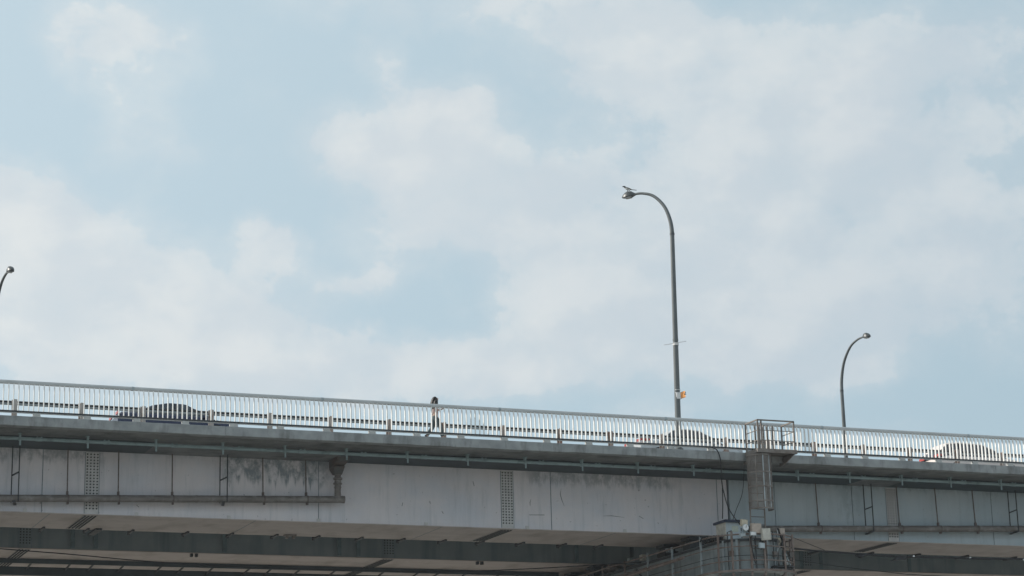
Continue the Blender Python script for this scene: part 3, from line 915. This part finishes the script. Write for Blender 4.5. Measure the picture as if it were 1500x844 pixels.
jbox(42.78, 43.02, 77.30, 13.10, 13.32, .10, 'cab', 'small grey box low on the middle walkway rail', R(2))
jbox(44.42, 44.67, 78.5, 13.84, 14.14, .12, 'pinkbox', 'peach coloured upper box at the right end of the pier walkway')
jbox(44.27, 44.60, 78.4, 13.42, 13.72, .12, 'beige', 'cream lower box at the right end of the pier walkway')
for (x, y, z, lab) in ((41.93, 77.35, 13.56, 'small grey box with cable glands on the top walkway rail, left of the flood lamp'),):
    jbox(x, x+.26, y, z, z+.15, .1, 'galv', lab, R(-8))
gg_ = thing('round_gauge', 'round white faced gauge hanging below the yellowish box', 'gauge', (42.15, 77.2, 13.9))
part('dial', MB().tube([(42.15, 77.14, 13.92), (42.15, 77.2, 13.92)], 0.125, 24), M['whiteplastic'], gg_)
part('bezel', MB().tube([(42.15, 77.16, 13.92), (42.15, 77.22, 13.92)], 0.145, 24), M['galv'], gg_)
part('needle', MB().bar((42.15, 77.13, 13.90), (42.17, 77.13, 14.01), 0.02, 0.01), M['black'], gg_)
part('stem', MB().tube([(42.15, 77.2, 13.8), (42.15, 77.3, 13.6)], 0.03, 8), M['galv'], gg_)
def flood(x, y, z, yaw, lab, g='flood lamps on the walkway rail'):
    t = thing('flood_lamp', lab, 'lamp', (x, y, z), g)
    part('housing', MB().rings([[(x-.14, y-.12, z-.02), (x+.14, y-.12, z-.02), (x+.14, y-.12, z+.14), (x-.14, y-.12, z+.14)],
                                [(x-.09, y+.08, z+.02), (x+.09, y+.08, z+.02), (x+.09, y+.08, z+.12), (x-.09, y+.08, z+.12)]]), M['galv'], t)
    part('lens', MB().box(x-.12, x+.12, y-.135, y-.121, z, z+.12), M['whiteplastic'], t)
    part('yoke', MB().bar((x, y, z-.2), (x, y, z), 0.04), M['dark_metal'], t)
    return t
flood(42.50, 77.3, 13.62, 0, 'white fronted flood lamp tilted on the walkway rail left of the cream box')
t = thing('insulator', 'white ceramic insulator hanging below the right end of the walkway', 'insulator', (44.75, 78.5, 12.6), 'white ceramic insulators')
part('body', MB().tube([(44.74, 78.5, 12.62), (44.74, 78.5, 12.70), (44.74, 78.5, 12.86), (44.72, 78.5, 12.98)], [0.06, 0.10, 0.075, 0.04], 12), M['whiteplastic'], t, smooth=True)
t = thing('insulator', 'white ceramic insulator beside the peach coloured box', 'insulator', (44.45, 78.6, 13.9), 'white ceramic insulators')
part('body', MB().tube([(44.45, 78.55, 13.88), (44.45, 78.55, 13.96), (44.45, 78.55, 14.16)], [0.03, 0.06, 0.05], 12), M['whiteplastic'], t, smooth=True)
part('pin', MB().tube([(44.45, 78.55, 13.4), (44.45, 78.55, 13.9)], 0.02, 6), M['galv'], t)
t = thing('cable_tray', 'dark oval cable tray slung under the right end of the walkway', 'tray', (44.2, 78.0, 12.3))
part('rim', MB().tube([(44.2+.5*math.cos(R(a)), 77.9+.35*math.sin(R(a)), 12.42) for a in range(0, 361, 20)], 0.05, 6), M['black'], t)
part('base', MB().tube([(44.2, 77.9, 12.30), (44.2, 77.9, 12.34)], 0.40, 20), M['black'], t)
for dx in (-.4, .4):
    part('strut', MB().bar((44.2+dx, 77.9, 12.42), (44.1+dx*.3, 77.8, 13.2), 0.05), M['galv'], t)

for k_, (x, y, r_) in enumerate(((41.55, 79.6, .22), (41.8, 79.0, .18))):
    pts_ = [(x + r_*math.cos(t_*.5)*(1+.12*math.sin(t_*1.3)), y + r_*math.sin(t_*.5), 13.66 + .035*(t_ % 5) + .05*math.sin(t_*.9+k_)) for t_ in range(60)]
    solo('cable_coil', MB().tube(pts_, .028, 5), M['cable'], ('larger' if k_ == 0 else 'smaller') + ' black cable coil lying on the pier head left of the cabinet', 'cable coil', 'cable coils on the pier head', smooth=True)
# ------------------------------------------------------------------ cables
def cable(pts, r, label, group=None, m_='cable'):
    P = [Vector(p) for p in pts]
    out_ = []
    for i in range(len(P)-1):
        p0, p1, p2, p3 = P[max(i-1, 0)], P[i], P[i+1], P[min(i+2, len(P)-1)]
        for k in range(5):
            t_ = k/5
            out_.append(0.5*((2*p1) + (-p0+p2)*t_ + (2*p0-5*p1+4*p2-p3)*t_*t_ + (-p0+3*p1-3*p2+p3)*t_**3))
    out_.append(P[-1])
    return solo('cable', MB().tube(out_, r, 6), M[m_], label, 'cable', group, smooth=True)
cable([(40.9, 77.9, 17.36), (41.12, 77.86, 17.34), (41.37, 77.85, 17.22), (41.51, 77.86, 16.82), (41.62, 78.05, 16.1), (41.72, 78.2, 15.76)], 0.026,
      'thick black cable coming over the bridge edge left of the balcony', 'cables hanging by the pier')
cable([(41.72, 78.2, 15.76), (41.80, 78.4, 15.0), (41.86, 78.6, 14.48)], 0.024, 'straight black cable dropping onto the navy cabinet roof', 'cables hanging by the pier')
cable([(41.72, 78.2, 15.76), (41.90, 78.1, 14.87), (42.25, 77.9, 14.20), (42.55, 77.6, 13.80), (42.50, 77.4, 13.3), (42.7, 77.5, 12.5)], 0.024,
      'black cable slanting past the cabinet roof to the gauge', 'cables hanging by the pier')
cable([(42.86, 78.3, 16.78), (42.72, 78.3, 15.62), (42.45, 78.4, 14.9), (42.35, 78.6, 14.46)], 0.016, 'thin cable hanging from the overhang just left of the ladder cage', 'cables hanging by the pier')
cable([(43.9, 77.6, 14.0), (44.3, 78.0, 13.6), (45.0, 79, 13.46), (46.15, 79, 13.34), (47.58, 79, 13.29), (48.72, 79, 13.24), (50.36, 79, 13.19), (53.49, 79, 13.20), (57.07, 79, 13.25), (75, 80, 13.9), (120, 82, 14.1)], 0.04,
      'thick bundled black cable running right from the pier', 'cables running right from the pier')
cable([(44.95, 78.9, 13.97), (46.0, 79, 13.66), (46.9, 79, 13.36)], 0.013, 'thin wire sloping down to the thick bundle', 'cables running right from the pier')
cable([(44.9, 79, 12.97), (47.6, 79, 12.68), (49.96, 79, 12.5), (52.02, 79, 12.4), (60, 79, 12.3)], 0.016, 'thin lower wire sagging right below the thick bundle', 'cables running right from the pier')
cable([(4, 86, 13.9), (13.36, 86, 13.41), (16.07, 86, 13.27), (18.84, 86, 13.09), (21.68, 86, 12.97), (26.07, 86, 12.91), (30.62, 86, 12.93), (33.75, 86, 13.03), (36.97, 86, 13.23), (41.6, 86, 13.6)], 0.022,
      'long thin wire sagging under the girders from the left edge to the pier')
for (x, z, lab) in ((48.75, 13.2, 'small black splice clip on the thick cable'), ):
    solo('cable_splice', MB().tube([(x-.35, 79, z-.02), (x-.1, 79, z-.08), (x+.25, 79, z+.02)], [0.03, 0.07, 0.03], 8), M['cable'], 'small black splice sleeve on the thick cable right of the pier', 'splice')
solo('cable_wrap', MB().rings([[(50.2, 78.95, 12.98), (50.9, 78.95, 13.06), (51.0, 78.95, 13.2), (50.6, 78.95, 13.22)], [(50.2, 79.1, 12.98), (50.9, 79.1, 13.06), (51.0, 79.1, 13.2), (50.6, 79.1, 13.22)]]),
     M['cable'], 'torn black wrapping drooping from the thick cable beside the right splice plate', 'wrapping')
for x in (51.3, 54.2, 57.0):
    solo('cable_tag', MB().box(x-.04, x+.04, 78.92, 78.95, 13.18, 13.25), M['whiteplastic'], 'tiny white tag on the thick black cable, ' + dict([(51.3, 'closest to the torn wrapping'), (54.2, 'between the two other tags'), (57.0, 'farthest from the pier')])[x], 'tag', 'white tags on the thick cable')

# ------------------------------------------------------------------ street lamps
def lamp(x0, y0, zb, lean, zA, H, Rr, a, b, label, head_roll=0.0):
    t = thing('street_lamp', label, 'street lamp', (x0, y0, zb), 'street lamps on the bridge')
    part('base', MB().tube([(x0, y0, zb), (x0, y0, zb+.5), (x0, y0, zb+.55)], [0.19, 0.19, 0.135], 20), M['lamp_grey'], t, smooth=True)
    part('pole', MB().tube([(x0, y0, zb+.5), (x0+lean, y0, zA)], [0.135, 0.095], 20), M['lamp_grey'], t, smooth=True)
    L_ = math.hypot(a, b)
    ux, uy = a/L_, b/L_
    ctl = ((0, 0), (.04, .3), (.18, .62), (.45, .88), (.75, .985), (1, 1))
    P = [Vector((x0+lean+ux*r_*Rr, y0+uy*r_*Rr, zA+h*H)) for r_, h in ctl]
    o_ = []
    for i in range(len(P)-1):
        p0, p1, p2, p3 = P[i-1] if i else P[0]-Vector((0, 0, .8)), P[i], P[i+1], P[min(i+2, len(P)-1)]
        for k in range(6):
            t_ = k/6
            o_.append(0.5*((2*p1) + (-p0+p2)*t_ + (2*p0-5*p1+4*p2-p3)*t_*t_ + (-p0+3*p1-3*p2+p3)*t_**3))
    o_.append(P[-1])
    n = len(o_)
    part('arm', MB().tube(o_, [0.095-0.045*i/(n-1) for i in range(n)], 14), M['lamp_grey'], t, smooth=True)
    part('joint_collar', MB().tube([(x0+lean, y0, zA-.06), (x0+lean, y0, zA+.02)], .108, 16), M['lamp_dark'], t, smooth=True)
    mid_ = (zb+.5+zA)/2
    part('joint_collar', MB().tube([(x0+lean*.5, y0, mid_-.04), (x0+lean*.5, y0, mid_+.04)], .124, 16), M['lamp_grey'], t, smooth=True)
    part('access_door', MB().box(x0-.05, x0+.05, y0-.15, y0-.13, zb+.75, zb+1.1), M['lamp_dark'], t)
    # head: a flattened cobra shape, flat glass below
    d = Vector((ux, uy, 0)); s = Vector((-uy, ux, 0)); q = P[-1]
    rings = []
    for (l, w, h1, h0) in ((-.10, .05, .05, -.05), (0, .10, .10, -.06), (.10, .16, .17, -.07), (.24, .18, .19, -.08), (.38, .16, .13, -.09), (.49, .11, .04, -.09), (.55, .05, -.02, -.08)):
        c = q + d*l
        rings.append([c + s*w + Vector((0, 0, h0)), c + s*w*.95 + Vector((0, 0, h0*.3+h1*.35)), c + s*w*.6 + Vector((0, 0, h1*.85)), c + Vector((0, 0, h1)),
                      c - s*w*.6 + Vector((0, 0, h1*.85)), c - s*w*.95 + Vector((0, 0, h0*.3+h1*.35)), c - s*w + Vector((0, 0, h0)), c + Vector((0, 0, h0))])
    part('lamp_head', MB().rings(rings), M['lamp_dark'], t, smooth=True)
    part('lens', MB().rings([[q + d*.09 + s*.13 + Vector((0, 0, -.082)), q + d*.42 + s*.12 + Vector((0, 0, -.10)), q + d*.42 - s*.12 + Vector((0, 0, -.10)), q + d*.09 - s*.13 + Vector((0, 0, -.082))],
                             [q + d*.13 + s*.09 + Vector((0, 0, -.14)), q + d*.37 + s*.08 + Vector((0, 0, -.15)), q + d*.37 - s*.08 + Vector((0, 0, -.15)), q + d*.13 - s*.09 + Vector((0, 0, -.14))]]), M['lens'], t)
    return t, q, d
l1, q1, d1 = lamp(40.98, 80.58, ZS, .14, 27.35, 2.12, 1.82, -1.25, 1.6, 'tallest street lamp near the middle with an orange flag on its pole')
for z in (20.45, 19.6):
    pass
part('rod', MB().tube([(40.42, 80.45, 22.25), (41.5, 80.45, 22.49)], 0.014, 6), M['band'], l1)
part('clamp', MB().tube([(41.05, 80.58, 22.30), (41.05, 80.58, 22.40)], 0.135, 16), M['band'], l1)
lamp(63.05, 103.2, ZR, 0, 26.15, 2.65, 2.3, .2, -1.7, 'far side street lamp right of the balcony')
lamp(15.35, 103.2, ZR, 0, 26.20, 2.68, 2.3, .2, -1.7, 'far side street lamp cut off by the left edge of the photo')

fl = thing('warning_flag', 'small orange pennant on a silver band round the lamp pole', 'flag', (41.05, 80.5, 20.0))
part('band', MB().tube([(41.03, 80.58, 19.92), (41.03, 80.58, 20.20)], 0.138, 20), M['band'], fl, smooth=True)
part('strap', MB().tube([(41.03, 80.58, 20.31), (41.03, 80.58, 20.33)], 0.136, 20), M['band'], fl, smooth=True)
vs, fs = [], []
nx, nz = 8, 5
for i in range(nx+1):
    for j in range(nz+1):
        u_, w_ = i/nx, j/nz
        zl = 19.93 + 0.12*u_; zh = 20.22 + 0.14*u_ - 0.02*u_*u_
        vs.append((41.15 + .32*u_, 80.50 + .04*math.sin(u_*6+w_*1.5) + .2*u_, zl + (zh-zl)*w_))
for i in range(nx):
    for j in range(nz):
        k = i*(nz+1)+j
        fs.append((k, k+nz+1, k+nz+2, k+1))
nt = M['orange'].node_tree
trn = nt.nodes.new('ShaderNodeBsdfTranslucent'); trn.inputs[0].default_value = (1.0, 0.70, 0.42, 1)
mxs = nt.nodes.new('ShaderNodeMixShader'); mxs.inputs[0].default_value = 0.75
nt.links.new(nt.nodes['Principled BSDF'].outputs[0], mxs.inputs[1]); nt.links.new(trn.outputs[0], mxs.inputs[2])
nt.links.new(mxs.outputs[0], nt.nodes['Material Output'].inputs[0])
o = part('cloth', MB().add(vs, fs), M['orange'], fl, smooth=True)
sm = o.modifiers.new('thickness', 'SOLIDIFY'); sm.thickness = 0.006
# little dark-and-white emblem near the free end
part('emblem', MB().add([(41.37, 80.575, 20.14), (41.44, 80.575, 20.16), (41.405, 80.575, 20.26)], [(0, 1, 2)]).add([(41.35, 80.58, 20.12), (41.45, 80.58, 20.15), (41.41, 80.58, 20.30)], [(0, 1, 2)]), M['dark_metal'], fl)
part('emblem_patch', MB().box(41.385, 41.425, 80.562, 80.57, 20.15, 20.21), M['whiteplastic'], fl)

# ------------------------------------------------------------------ skinned bodies
def skinned(name, verts, edges, m, parent, sub=2, root=0):
    me = bpy.data.meshes.new(name)
    me.from_pydata([v[:3] for v in verts], edges, [])
    o = bpy.data.objects.new(name, me)
    COL.objects.link(o)
    sk = o.modifiers.new('skin', 'SKIN')
    sk.use_smooth_shade = True
    for i, v in enumerate(verts):
        r_ = v[3]
        d_ = me.skin_vertices[0].data[i]
        d_.radius = r_ if isinstance(r_, tuple) else (r_, r_)
        d_.use_root = (i == root)
    ss = o.modifiers.new('subdivision', 'SUBSURF')
    ss.levels = ss.render_levels = sub
    me.materials.append(m)
    o.parent = parent
    return o

# woman walking to the right
PXW = 29.22
ps = thing('person', 'woman with long dark hair walking right along the sidewalk looking at a phone', 'person', (PXW, 78.85, ZS))
V = [(0, 0, .95, (.13, .10)), (0, 0, 1.10, (.105, .085)), (.01, 0, 1.27, (.14, .10)), (.01, 0, 1.38, (.12, .08)), (.03, 0, 1.46, .05), (.055, 0, 1.53, .068), (.06, 0, 1.60, .092), (.055, 0, 1.655, .075),
     (.0, -.085, .88, .088), (.20, -.085, .50, .062), (.27, -.085, .10, .042), (.40, -.09, .045, .038),
     (.0, .085, .88, .088), (-.06, .085, .50, .062), (-.30, .085, .18, .042), (-.22, .09, .05, .036),
     (0, -.16, 1.37, .052), (.0, -.21, 1.12, .043), (.22, -.13, 1.17, .03), (.27, -.11, 1.20, .034),
     (0, .16, 1.37, .052), (.05, .21, 1.11, .043), (.20, .20, .90, .03), (.25, .19, .84, .034),
     (.145, 0, 1.565, .016)]
Ed = [(0, 1), (1, 2), (2, 3), (3, 4), (4, 5), (5, 6), (6, 7), (0, 8), (8, 9), (9, 10), (10, 11), (0, 12), (12, 13), (13, 14), (14, 15),
      (3, 16), (16, 17), (17, 18), (18, 19), (3, 20), (20, 21), (21, 22), (22, 23), (6, 24)]
def fingers(hand, base, fwd, spread, curl):
    """five short finger chains rooted in the palm"""
    h = Vector(V[hand][:3])
    f_, s_, c_ = Vector(fwd).normalized(), Vector(spread).normalized(), Vector(curl).normalized()
    for k_, ln in enumerate((.070, .078, .072, .058)):
        root = h + f_*.02 + s_*(.027-.018*k_)
        a = len(V)
        V.append((*(root + f_*ln*.5 + c_*.006), .009)); V.append((*(root + f_*ln*.8 + c_*.03), .0075))
        Ed.append((hand, a)); Ed.append((a, a+1))
    a = len(V)
    V.append((*(h + s_*.045 + f_*.01), .011)); V.append((*(h + s_*.06 + f_*.045 + c_*.02), .009))
    Ed.append((hand, a)); Ed.append((a, a+1))
fingers(19, 0, (.7, .1, .6), (0, 0.8, .3), (-.2, .9, .2))
fingers(23, 0, (.25, 0, -1), (.9, .1, .2), (-.1, -1, 0))
skinned('body', V, Ed, M['skin'], ps)
skinned('blouse', [(0, 0, .92, (.16, .13)), (0, 0, 1.10, (.135, .115)), (.01, 0, 1.27, (.15, .11)), (.01, 0, 1.39, (.12, .08)), (.02, 0, 1.435, .06),
                   (0, -.165, 1.37, .066), (.0, -.215, 1.12, .06), (.14, -.165, 1.15, .05), (0, .165, 1.37, .066), (.05, .215, 1.11, .06), (.15, .205, .98, .05)],
        [(0, 1), (1, 2), (2, 3), (3, 4), (3, 5), (5, 6), (6, 7), (3, 8), (8, 9), (9, 10)], M['blouse'], ps)
skinned('trousers', [(0, 0, .98, (.135, .115)), (0, 0, .90, (.14, .12)), (.0, -.085, .84, .105), (.20, -.085, .50, .085), (.27, -.085, .12, .075),
                     (.0, .085, .84, .105), (-.06, .085, .50, .085), (-.30, .085, .18, .075)],
        [(0, 1), (1, 2), (2, 3), (3, 4), (1, 5), (5, 6), (6, 7)], M['trouser'], ps)
skinned('hair', [(.045, 0, 1.665, .10), (-.01, 0, 1.61, .125), (-.035, 0, 1.50, .125), (-.04, 0, 1.38, .14), (-.045, 0, 1.27, .13), (-.06, 0, 1.15, .07), (.04, -.085, 1.58, .05), (.0, -.14, 1.40, .10), (-.02, -.13, 1.24, .08),
                 (.04, .085, 1.58, .05), (.01, .13, 1.38, .075)], [(0, 1), (1, 2), (2, 3), (3, 4), (4, 5), (1, 6), (6, 7), (7, 8), (1, 9), (9, 10)], M['hair'], ps)
for sy in (-1, 1):
    f0 = (.27, -.088, 0) if sy < 0 else (-.30, .088, .11)
    rg = []
    for (l, w, h) in ((-.07, .03, .06), (-.03, .04, .09), (.06, .045, .07), (.13, .045, .05), (.18, .03, .04)):
        z_ = f0[2] - (l*.45 if sy > 0 else 0) + (0.0)
        rg.append([(f0[0]+l, f0[1]-w, z_+.005), (f0[0]+l, f0[1]+w, z_+.005), (f0[0]+l, f0[1]+w*.7, z_+h), (f0[0]+l, f0[1]-w*.7, z_+h)])
    me = MB().rings(rg).mesh('shoe', M['shoe'], True)
    so = bpy.data.objects.new('shoe', me); COL.objects.link(so); so.parent = ps
    em = MB().tube([(.142, sy*.032, 1.60), (.149, sy*.033, 1.60)], .009, 8).mesh('eye', M['black'])
    eo = bpy.data.objects.new('eye', em); COL.objects.link(eo); eo.parent = ps
me = MB().box(.140, .150, -.022, .022, 1.535, 1.543).mesh('mouth', M['redlamp'])
mo = bpy.data.objects.new('mouth', me); COL.objects.link(mo); mo.parent = ps
solo('mobile_phone', MB().bar((PXW+.33, 78.85-.10, ZS+1.27), (PXW+.39, 78.85-.10, ZS+1.42), 0.078, 0.014, Vector((0, 1, 0))), M['black'], 'dark mobile phone held up in front of the walking woman', 'phone')

ps.scale = (1.07, 1.07, 1.06)
# magpie on the lamp head
hq = q1 + d1*.26 + Vector((0, 0, .175))
bd = thing('magpie', 'small black and white bird perched on top of the tallest lamp head', 'bird', hq)
fdir = Vector((-.97, .24, 0)).normalized()
def bp(l, z, s_=0.0):
    sv_ = Vector((-fdir.y, fdir.x, 0))
    return tuple(fdir*l + sv_*s_ + Vector((0, 0, z)))
mw = bpy.data.materials.new('magpie_plumage')
mw.use_nodes = True
Nn, Ll = mw.node_tree.nodes, mw.node_tree.links
tcx = Nn.new('ShaderNodeTexCoord'); sxx = Nn.new('ShaderNodeSeparateXYZ'); Ll.new(tcx.outputs['Object'], sxx.inputs[0])
mrr = Nn.new('ShaderNodeMapRange'); mrr.inputs['From Min'].default_value = .15; mrr.inputs['From Max'].default_value = .165
Ll.new(sxx.outputs[2], mrr.inputs[0])
mxx = Nn.new('ShaderNodeMix'); mxx.data_type = 'RGBA'; mxx.inputs[6].default_value = (.7, .7, .68, 1); mxx.inputs[7].default_value = (.015, .016, .02, 1)
Ll.new(mrr.outputs[0], mxx.inputs[0]); Ll.new(mxx.outputs[2], Nn['Principled BSDF'].inputs['Base Color'])
skinned('body', [(*bp(-.03, .10), .055), (*bp(.05, .13), .062), (*bp(.11, .18), .040), (*bp(.15, .215), .040), (*bp(.19, .215), .02), (*bp(.24, .20), .007), (*bp(-.12, .085), .03)],
        [(0, 1), (1, 2), (2, 3), (3, 4), (4, 5), (0, 6)], mw, bd)
for s_ in (-1, 1):
    skinned('wing', [(*bp(.05, .155, s_*.055), .025), (*bp(-.03, .13, s_*.06), (.035, .015)), (*bp(-.14, .09, s_*.04), .012)], [(0, 1), (1, 2)], M['hair'], bd, 1)
    lg = MB().tube([bp(.01, .09, s_*.03), bp(.015, .0, s_*.03)], .006, 5).tube([bp(-.02, .0, s_*.03), bp(.05, .0, s_*.03)], .006, 5)
    lo = link('leg', lg.mesh('leg', M['black']), None); lo.parent = bd
tl = MB().rings([[bp(-.10, .10, -.03), bp(-.10, .10, .03), bp(-.10, .085, .03), bp(-.10, .085, -.03)], [bp(-.36, .075, -.025), bp(-.36, .075, .025), bp(-.36, .065, .025), bp(-.36, .065, -.025)]])
to = link('tail', tl.mesh('tail', M['black']), None); to.parent = bd

bd.scale = (1.1, 1.1, 1.1)
# ------------------------------------------------------------------ cars
def interp(tab, x):
    for (a, va), (b_, vb) in zip(tab[:-1], tab[1:]):
        if a <= x <= b_:
            t_ = (x-a)/(b_-a)
            t_ = t_*t_*(3-2*t_)*0.5 + t_*0.5
            return va + (vb-va)*t_
    return tab[-1][1] if x > tab[-1][0] else tab[0][1]

def car(x0, y0, L_, W_, deck, roof, paint, label, kind, wrap=.42):
    """x0 rear bumper; the car faces +X"""
    t = thing(kind, label, 'car', (x0+L_/2, y0, ZR), 'cars driving right across the bridge')
    hw = W_/2
    rings = []
    n = 30
    for i in range(n+1):
        x = L_*i/n
        e = min(x, L_-x)
        tap = 1 - 0.16*max(0, 1-e/0.55)**2
        zb = 0.24 + 0.12*max(0, 1-e/0.4)
        zd = interp(deck, x)
        zbl = min(zd-0.05, 0.93)
        w = hw*tap
        prof = [(0, zb), (w*.86, zb), (w*.98, zb+.12), (w, .58), (w*.985, zbl-.06), (w*.93, zbl+.02), (w*.78, zd), (0, zd+.025)]
        ring = [(x0+x, y0-y, ZR+z) for y, z in prof] + [(x0+x, y0+y, ZR+z) for y, z in reversed(prof[1:-1])]
        rings.append(ring)
    part('body', MB().rings(rings), M[paint], t, smooth=True)
    # glazing: from belt line up to the roof edge, roof skin on top
    xs0, xs1 = roof[0][0], roof[-1][0]
    gl, rf = [], []
    for i in range(n+1):
        x = xs0 + (xs1-xs0)*i/n
        zr = interp(roof, x)
        belt = min(0.91, zr-0.01)
        f_ = max(0.0, min(1.0, (zr-0.84)/0.5))
        wr = hw*(0.93 - 0.20*f_)
        gl.append([(x0+x, y0-hw*.93, ZR+belt), (x0+x, y0-wr, ZR+zr-.05*f_), (x0+x, y0-wr*.85, ZR+zr-.012), (x0+x, y0, ZR+zr), (x0+x, y0+wr*.85, ZR+zr-.012), (x0+x, y0+wr, ZR+zr-.05*f_), (x0+x, y0+hw*.93, ZR+belt)])
        if zr > 1.22:
            rf.append([(x0+x, y0-wr*1.01, ZR+zr-.075), (x0+x, y0-wr*.99, ZR+zr-.02), (x0+x, y0-wr*.8, ZR+zr+.012), (x0+x, y0, ZR+zr+.03), (x0+x, y0+wr*.8, ZR+zr+.012), (x0+x, y0+wr*.99, ZR+zr-.02), (x0+x, y0+wr*1.01, ZR+zr-.075)])
    part('windows', MB().rings(gl), M['glass'], t, smooth=True)
    part('roof', MB().rings(rf), M[paint], t, smooth=True)
    # pillars on both sides
    for fx in (0.30, 0.52, 0.76):
        x = xs0 + (xs1-xs0)*fx
        zr = interp(roof, x)
        f_ = max(0.0, min(1.0, (zr-0.84)/0.5)); wr = hw*(0.93 - 0.20*f_)
        for s_ in (-1, 1):
            part('pillar', MB().bar((x0+x, y0+s_*(hw*.93+.004), ZR+.84), (x0+x, y0+s_*(wr+.004), ZR+zr-.06), 0.07, 0.02, Vector((0, 1, 0))), M['black'], t)
    for s_ in (-1, 1):
        part('mirror', MB().rings([[(x0+L_*.69, y0+s_*hw*.95, ZR+.88), (x0+L_*.69, y0+s_*(hw+.14), ZR+.88), (x0+L_*.69, y0+s_*(hw+.14), ZR+1.0), (x0+L_*.69, y0+s_*hw*.95, ZR+1.0)],
                                   [(x0+L_*.72, y0+s_*hw*.95, ZR+.90), (x0+L_*.72, y0+s_*(hw+.10), ZR+.90), (x0+L_*.72, y0+s_*(hw+.10), ZR+.98), (x0+L_*.72, y0+s_*hw*.95, ZR+.98)]]), M[paint], t)
        tw = MB().box(x0-.01, x0+wrap, y0+s_*(hw*.905)-.02, y0+s_*(hw*.905)+.02, ZR+.93, ZR+1.04)
        tw.box(x0-.025, x0+.03, min(y0+s_*hw*.45, y0+s_*hw*.9), max(y0+s_*hw*.45, y0+s_*hw*.9), ZR+.93, ZR+1.04)
        part('tail_lamp', tw, M['redlamp'], t)
        part('headlight', MB().box(x0+L_-.30, x0+L_+.01, y0+s_*(hw*.86)-.03, y0+s_*(hw*.86)+.03, ZR+.60, ZR+.74), M['clearlamp'], t)
        for fx in (.36, .58):
            part('door_handle', MB().box(x0+L_*fx, x0+L_*fx+.18, y0+s_*(hw+.012)-.014, y0+s_*(hw+.012)+.014, ZR+.74, ZR+.77), M[paint], t)
        for wx in (.82, L_-.88):
            yo = y0+s_*(hw-.11)
            w = part('wheel', MB().tube([(x0+wx, yo-.11, ZR+.33), (x0+wx, yo+.11+.0, ZR+.33)], .33, 24), M['tyre'], t, smooth=True)
            yy = y0+s_*(hw+.004)
            part('rim', MB().tube([(x0+wx, yy-.012, ZR+.33), (x0+wx, yy+.012, ZR+.33)], .21, 16), M['rim'], w, smooth=True)
    part('bumper', MB().box(x0-.04, x0+.1, y0-hw*.8, y0+hw*.8, ZR+.30, ZR+.52), M[paint], t)
    return t
sedan_deck = [(0, .86), (.15, 1.04), (.9, 1.07), (1.3, 1.05), (3.3, 1.0), (4.1, .86), (4.6, .72), (4.8, .58)]
sedan_roof = [(.55, .97), (1.0, 1.20), (1.5, 1.40), (2.1, 1.50), (2.7, 1.48), (3.2, 1.28), (3.85, .93)]
car(17.15, 82.95, 4.85, 1.82, sedan_deck, sedan_roof, 'navy', 'dark navy sedan behind the railing at the far left', 'sedan_car', .04)
sedan2_roof = [(.8, .98), (1.2, 1.22), (1.7, 1.53), (2.3, 1.59), (2.9, 1.55), (3.4, 1.35), (4.1, .93)]
sedan2_deck = [(0, .84), (.15, 1.0), (.9, 1.05), (1.3, 1.02), (3.4, .97), (4.3, .88), (4.8, .72), (4.95, .58)]
car(39.95, 82.95, 4.95, 1.85, sedan2_deck, sedan2_roof, 'silver', 'silver sedan with red tail lamps passing behind the tall lamp pole', 'sedan_car')
suv_deck = [(0, .80), (.10, .98), (.6, 1.05), (1.3, 1.02), (3.4, 1.0), (4.2, .92), (4.6, .80), (4.75, .6)]
suv_roof = [(.02, .96), (.18, 1.30), (.6, 1.60), (1.3, 1.66), (2.4, 1.62), (3.0, 1.44), (3.75, .99)]
car(55.15, 82.95, 4.75, 1.88, suv_deck, suv_roof, 'whitecar', 'white high roofed car with red tail lamp behind the railing at the far right', 'hatchback_car', .12)

# ------------------------------------------------------------------ thin daytime haze over the river
hz = MB().box(-9200, 9200, -9200, 9200, -1.0, 33.0)
hm_ = bpy.data.materials.new('thin_haze')
hm_.use_nodes = True
hN = hm_.node_tree.nodes
hN.remove(hN['Principled BSDF'])
pv = hN.new('ShaderNodeVolumePrincipled')
pv.inputs['Color'].default_value = (0.86, 0.93, 1.0, 1)
pv.inputs['Density'].default_value = 0.00025
pv.inputs['Anisotropy'].default_value = 0.2
hm_.node_tree.links.new(pv.outputs[0], hN['Material Output'].inputs['Volume'])
solo('haze', hz, hm_, 'thin pale haze filling the air', None, kind='stuff')
